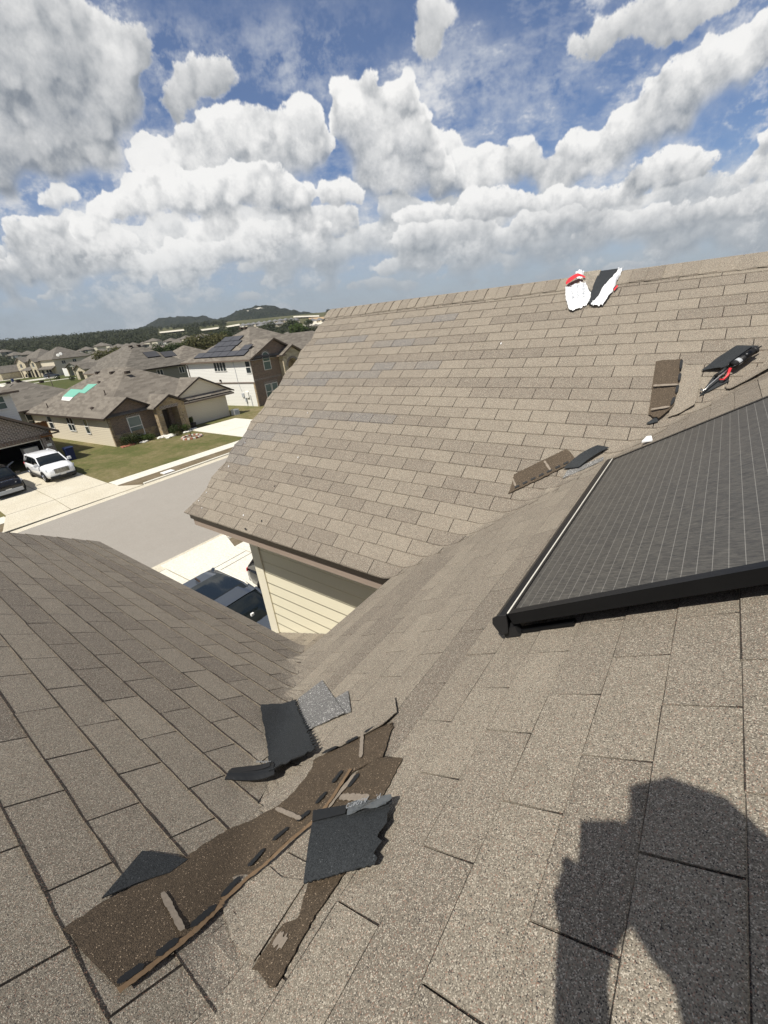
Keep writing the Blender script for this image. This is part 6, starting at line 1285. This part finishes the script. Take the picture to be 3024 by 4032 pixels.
# distant houses, first one of each kind, then copies
def proto_house(name, label, group, wall, roof, W_, D_, eave, s):
    f0 = lambda u, v, w: Vector((u, v, w)); t = thing(name, label, 'house', (0, 0, 0), group)
    m = MB(); m.box(f0, (-W_ / 2, -D_ / 2, -3), (W_ / 2, D_ / 2, eave), wall); m.build('wall', t)
    m = MB(); hip_roof(m, f0, -W_ / 2 - .5, W_ / 2 + .5, -D_ / 2 - .5, D_ / 2 + .5, eave + .1, s, roof)
    hip_roof(m, f0, -W_ / 2 - 1.5, 0, -D_ / 2 - 3.5, D_ / 2 - 2, eave - .4, s, roof); m.build('roof', t)
    m = MB(); m.box(f0, (-W_ / 2 - 1.2, -D_ / 2 - 3.2, -3), (-.4, -D_ / 2, eave - .55), wall); m.build('wing', t)
    m = MB(); m.box(f0, (-W_ / 2 + .4, -D_ / 2 - 3.26, 0), (-1.6, -D_ / 2 - 3.21, 2.2), M_TRIMW); m.build('garage_door', t)
    m = MB(); m.box(f0, (1.2, -D_ / 2 - .06, .9), (2.8, -D_ / 2 - .01, 2.3), M_GLASS); m.build('window', t)
    m = MB(); m.box(f0, (W_ / 2 + .01, -1, .9), (W_ / 2 + .06, .6, 2.3), M_GLASS); m.build('window', t); return t
def copy_tree(o, parent=None):
    c = o.copy(); COL.objects.link(c)
    if parent is not None: c.parent = parent; c.matrix_parent_inverse = o.matrix_parent_inverse
    for ch in [x for x in o.children]: copy_tree(ch, c)
    return c
FARH = [(-68.2, 0.65, 1.27, 1), (-69.69, 0.4, 1.4, 0), (-68.44, 0.06, 1.66, 0), (-66.71, 0.37, 0.86, 0), (-65.28, 0.34, 0.71, 0), (-65.89, 0.32, 0.52, 0), (-64.31, 0.31, 0.96, 0), (-63.18, 0.57, 1.46, 1), (-63.04, -0.02, 1.35, 0), (-61.38, 0.41, 0.88, 0), (-60.78, 0.22, 0.89, 0), (-59.72, 0.51, 0.77, 1), (-58.03, 0.55, 0.92, 0), (-61.51, -0.05, 0.76, 0), (-65.38, 0.04, 1.41, 0), (-76.49, 0.87, 0.99, 0), (-75.7, 0.58, 1.02, 0), (-74.69, 0.55, 1.14, 0), (-73.62, 0.44, 0.98, 0), (-72.4, 0.38, 0.71, 0), (-48.17, -0.22, 1.16, 0), (-46.77, -0.27, 1.5, 0), (-45.04, -0.37, 1.62, 0), (-57.92, 0.56, 1.24, 1), (-44.6, 0.32, 1.29, 0)]
ROWH = [(-53.14, 1.22, 0.6), (-52.52, 1.2, 0.56), (-51.9, 1.22, 0.61), (-51.27, 1.24, 0.61), (-50.64, 1.25, 0.62), (-50.01, 1.29, 0.62), (-49.37, 1.3, 0.62), (-48.74, 1.3, 0.63), (-48.1, 1.31, 0.63), (-47.46, 1.3, 0.63), (-51.11, 1.03, 0.62), (-50.38, 1.02, 0.62), (-49.64, 1.01, 0.62), (-48.89, 1.04, 0.63), (-46.94, 1.23, 0.63), (-44.93, 0.99, 0.64), (-44.06, 0.97, 0.64)]
def rsolve(e, hh):                                                  # range at which the rising ground puts a roof of height hh at elevation e
    te = math.tan(rad(e)); r_ = (hh - 8.46 - .047 * 275) / (te - .047); return max(r_, 260)
R_ = random.Random(12); protos = {}
kinds = {0: ('distant_house', 'small distant house with a grey hip roof between the trees below the hills', 'distant grey roofed houses', M_SAGE, M_ROOF2, 12, 13, 2.9, .45), 1: ('distant_house', 'small distant house with pale cream walls and a grey roof below the hills', 'distant cream walled houses', M_CREAM, M_ROOF2, 12, 12, 4.6, .45), 2: ('subdivision_house', 'tiny grey roofed house in the new estate at the foot of the right hill', 'new estate houses', M_BEIGE, M_ROOF3, 11, 12, 2.4, .55)}
HB = []
def place_house(a, e, wdeg, kd):
    hh = 6.4 if kd == 0 else 8.0 if kd == 1 else 6.6; r_ = rsolve(e, hh); sc = max(.7, min(1.8, rad(wdeg) * r_ / 15.5))
    if kd not in protos: protos[kd] = o = proto_house(*kinds[kd])
    else: o = copy_tree(protos[kd])
    gz = r_ * math.tan(rad(e)) - hh * sc + (hh - 5.6 if kd else .6) * 0
    o.location = pol(a, r_, gz); o.rotation_euler = (0, 0, rad(-a) + R_.choice([0, .4, -.4, 1.2, -1.1])); o.scale = (sc, sc, sc)
    HB.append((a, wdeg, r_, math.degrees(math.atan2(gz + 1.2 * sc, r_)), e))
for a, e, w_, kd in FARH: place_house(a, e, w_, kd)
for a, e, w_ in ROWH: place_house(a, e, w_, 2)

# ---------------------------------------------------------------- hills, bare ground, woods
def hill(name, prof, r0, depth, mat, seed, bump=5.):
    az = [p[0] for p in prof]; n = 150; m = MB(); r = random.Random(seed); rows = 26; from mathutils import noise as N
    for i in range(n + 1):
        a = az[0] + (az[-1] - az[0]) * i / n; j = 0
        while j < len(prof) - 2 and prof[j + 1][0] < a: j += 1
        e = prof[j][1] + (prof[j + 1][1] - prof[j][1]) * (a - prof[j][0]) / (prof[j + 1][0] - prof[j][0])
        for q in range(rows + 1):
            d = q / rows * 2 - 1; rr_ = r0 + d * depth; zt = r0 * math.tan(rad(e)); zb = TZ(rr_) - 4
            sh = max(0, 1 - abs(d)) ** .75; p = pol(a, rr_); z = zb + (zt - zb) * sh
            p.z = z + (N.noise(p * .045) * bump + N.noise(p * .12) * bump * .55) * min(1, sh * 4)
            m.v.append(tuple(p))
    w_ = rows + 1
    for i in range(n):
        for q in range(rows): m.f.append((i * w_ + q, (i + 1) * w_ + q, (i + 1) * w_ + q + 1, i * w_ + q + 1))
    m.mi(mat); m.m = [0] * len(m.f); return struct(m.build(name, smooth=False))
def hill_mat(name, quarry=None):
    m, t, b = newmat(name); p = t.add('ShaderNodeNewGeometry').outputs['Position']
    v = t.add('ShaderNodeTexVoronoi'); t.put(v.inputs['Vector'], p); v.inputs['Scale'].default_value = .16
    c = t.mix(t.sep(v.outputs['Color'])[0], (.010, .015, .010), (.027, .034, .021)); c = t.mix(t.mr(t.noise(p, .02, 5, .6), .5, .75), c, (.036, .039, .027)); c = t.mix(t.mr(t.noise(p, .05, 6, .7), .70, .80), c, (.14, .13, .10))
    if quarry:
        q, rx = quarry; d = t.vmath('LENGTH', t.vmath('MULTIPLY', t.vmath('SUBTRACT', p, tuple(q)), (1 / rx, 1 / rx, 1 / (rx * .42))), out=1)
        k = t.math('ADD', t.math('SUBTRACT', 1.05, d), t.math('MULTIPLY', t.math('SUBTRACT', t.noise(p, .045, 6, .75), .5), 3.0))
        c = t.mix(t.mr(k, .25, .5), c, (.58, .55, .47))
    setb(t, b, c, .95, .1, bump=t.math('SUBTRACT', 1., v.outputs['Distance']), bs=1., bd=4.); return m
HM = hill_mat('wooded_hill'); HM2 = hill_mat('wooded_hill_with_quarry', (pol(-51.4, 1330, 1390 * math.tan(rad(2.36))), 26))
hill('hill', [(-69.6, .9), (-67.63, 1.14), (-65.9, 1.42), (-64.4, 1.63), (-63.34, 1.91), (-62.3, 2.36), (-61.42, 2.49), (-60.02, 2.47), (-58.41, 2.37), (-57.46, 2.31), (-56.73, 2.11), (-56.02, 1.81), (-55, 1.4), (-53.5, 1.)], 1750, 420, HM, 3)
hill('hill', [(-60, .9), (-58, 1.4), (-56.63, 1.72), (-55.6, 1.89), (-54.55, 2.13), (-53.47, 2.43), (-52.38, 2.75), (-51.55, 2.84), (-50.72, 2.86), (-50.01, 2.81), (-49.31, 2.65), (-48.73, 2.43), (-47.82, 2.19), (-47.32, 2.05), (-46.3, 1.78), (-45.26, 1.57), (-44.21, 1.4), (-42.5, 1.1), (-38, .8)], 1480, 430, HM2, 5)
hill('hill', [(-86, 1.2), (-80, 1.6), (-77.5, 1.7), (-76.35, 1.74), (-75.67, 1.55), (-75.02, 1.52), (-74.03, 1.54), (-73.35, 1.45), (-72, 1.2), (-70, 1.)], 1900, 400, HM, 7)
M_BARE = ground('bare_caliche', [(0, (.50, .46, .36)), (.5, (.62, .58, .48)), (1, (.70, .66, .56))], .02, .3, .9, .1, .05)
M_CLAY = ground('orange_clay', [(0, (.36, .24, .13)), (1, (.50, .38, .24))], .03, .3)
def bare(pts, mat):
    q = []
    for a, e in pts: r_ = (2.2 - 8.46 - .047 * 275) / (math.tan(rad(e)) - .047); q.append(pol(a, r_, TZ(r_) + 1.9))
    m = MB(); c = sum(q, Vector()) / len(q)
    for k in range(len(q)): m.add([q[k], q[(k + 1) % len(q)], c], [(0, 1, 2)], mat)
    struct(m.build('bare_ground'))
for pts, mt in (([(-55.17, 1.04), (-53.57, 1.15), (-53.5, 0.98), (-54.94, 0.9)], M_BARE), ([(-58.06, 0.95), (-55.83, 1.03), (-55.87, 0.86), (-57.95, 0.81)], M_BARE), ([(-46.29, 0.36), (-43.49, 0.52), (-43.52, 0.24), (-45.94, 0.14)], M_BARE), ([(-53.49, 1.06), (-52.37, 1.0), (-52.42, 0.80), (-53.43, 0.86)], M_CLAY), ([(-47.13, 1.4), (-44.03, 1.22), (-44.04, 1.06), (-47.15, 1.25)], M_BARE), ([(-62.39, 1.12), (-59.74, 1.15), (-59.72, 1.0), (-62.37, 0.98)], M_BARE), ([(-45.36, 1.03), (-43.19, 0.99), (-43.23, 0.76), (-45.29, 0.8)], M_CLAY)): bare(pts, mt)
# the woods: one far mass of crowns
m = MB(); R_ = random.Random(77); BAREA = [(-55.2, -53.5, .86, 1.2), (-58.1, -55.8, .8, 1.05), (-46.3, -43.4, .1, .55), (-53.5, -52.3, .78, 1.1), (-47.2, -43.1, .95, 1.4), (-62.4, -59.7, .95, 1.17), (-54.2, -46.6, 1.0, 1.32)]
cnt = 0
for _ in range(5200):
    a = R_.uniform(-88, -34); r_ = 285 + 560 * R_.random() ** 1.25
    if R_.random() < (.35 if r_ < 400 else 0): continue
    hh = R_.uniform(3.5, 7.0) + (1.2 if r_ > 560 else 0); z = TZ(r_); e1 = math.degrees(math.atan2(z + hh, r_)); e0 = math.degrees(math.atan2(z, r_))
    if any(abs(a - ha) < hw * .62 + .15 and r_ < hr + 8 and e1 > he0 and r_ > 0 for ha, hw, hr, he0, he in HB): continue
    if any(a0 - .1 < a < a1 + .1 and e1 > b0 - .02 and e0 < b1 for a0, a1, b0, b1 in BAREA): continue
    p = pol(a, r_, z); w_ = hh * R_.uniform(.45, .7); mt = R_.choice([M_LEAFO, M_LEAFD, M_LEAFD]); cnt += 1
    leaves(m, (p.x, p.y, z + hh * .58), w_, w_, hh * .5, 60 if r_ < 480 else 34, hh * (.12 if r_ < 480 else .16), mt, R_, .45)
o = struct(m.build('distant_woods'), 'stuff')
# trees one can tell apart
TREES = [(-60.66, -0.01, -1.03, 1), (-60.04, -0.17, -1.01, 2), (-58.78, 0.18, -0.66, 2), (-57.99, 0.25, -0.84, 2), (-56.97, 0.34, -0.94, 2), (-56.1, 0.25, -0.75, 2), (-55.25, 0.41, -0.06, 0), (-54.17, 0.7, 0.08, 3), (-67.91, -0.06, -0.78, 2), (-67.21, -0.08, -0.89, 2), (-66.6, -0.21, -0.88, 2), (-62.56, -0.14, -0.9, 0), (-61.78, -0.09, -1.11, 0), (-60.87, -0.12, -1.21, 0), (-60.4, -0.3, -1.2, 1), (-45.49, 0.87, 0.48, 0), (-47.5, 1.06, 0.57, 0), (-46.97, 0.47, -0.32, 1), (-46.02, 0.33, -0.42, 1), (-48.42, 0.75, 0.21, 0), (-49.87, 0.94, 0.36, 0), (-50.72, 0.87, 0.53, 0), (-45.17, 0.19, -0.45, 3), (-54.34, 0.87, 0.39, 0), (-53.44, 0.78, 0.21, 3)]
TL = {0: ('oak_tree', 'dark green rounded oak among the trees behind the houses', 'dark oaks behind the houses', M_LEAF), 1: ('leafy_tree', 'fresh green leafy tree showing behind the roofs', 'fresh green trees behind the roofs', M_LEAF3), 2: ('dry_tree', 'olive brown thin leaved tree behind the roofs', 'olive brown trees behind the roofs', M_LEAF2), 3: ('mesquite_tree', 'grey green spreading tree below the hills', 'grey green trees below the hills', M_LEAFO)}
for k, (a, e1, e0, kd) in enumerate(TREES):
    r_ = 180 if e0 < -.5 and kd != 1 else 230 if e0 < 0 else 420
    z1 = r_ * math.tan(rad(e1)); z0 = TZ(r_); nm, lb, gp, mt = TL[kd]; hh = z1 - z0
    if r_ > 300: hh = max(6, min(14, hh)); z0 = z1 - hh
    tree(nm, lb, pol(a, r_, z0), hh, hh * .62, 1100, hh * .05, mt, seed=k + 50, group=gp, trunk=.22)

# ================================================================ THE AIR: thin summer haze
hz = bpy.data.materials.new('haze'); hz.use_nodes = True; n_ = hz.node_tree.nodes; n_.remove(n_['Principled BSDF'])
pv_ = n_.new('ShaderNodeVolumePrincipled'); pv_.inputs['Color'].default_value = (.80, .86, .95, 1); pv_.inputs['Density'].default_value = .00010; pv_.inputs['Anisotropy'].default_value = .2
hz.node_tree.links.new(pv_.outputs[0], n_['Material Output'].inputs['Volume'])
mb = MB(); mb.box(WF, (-2600, -600, GZ - 1.5), (900, 2600, 90), hz); struct(mb.build('haze'), 'stuff')
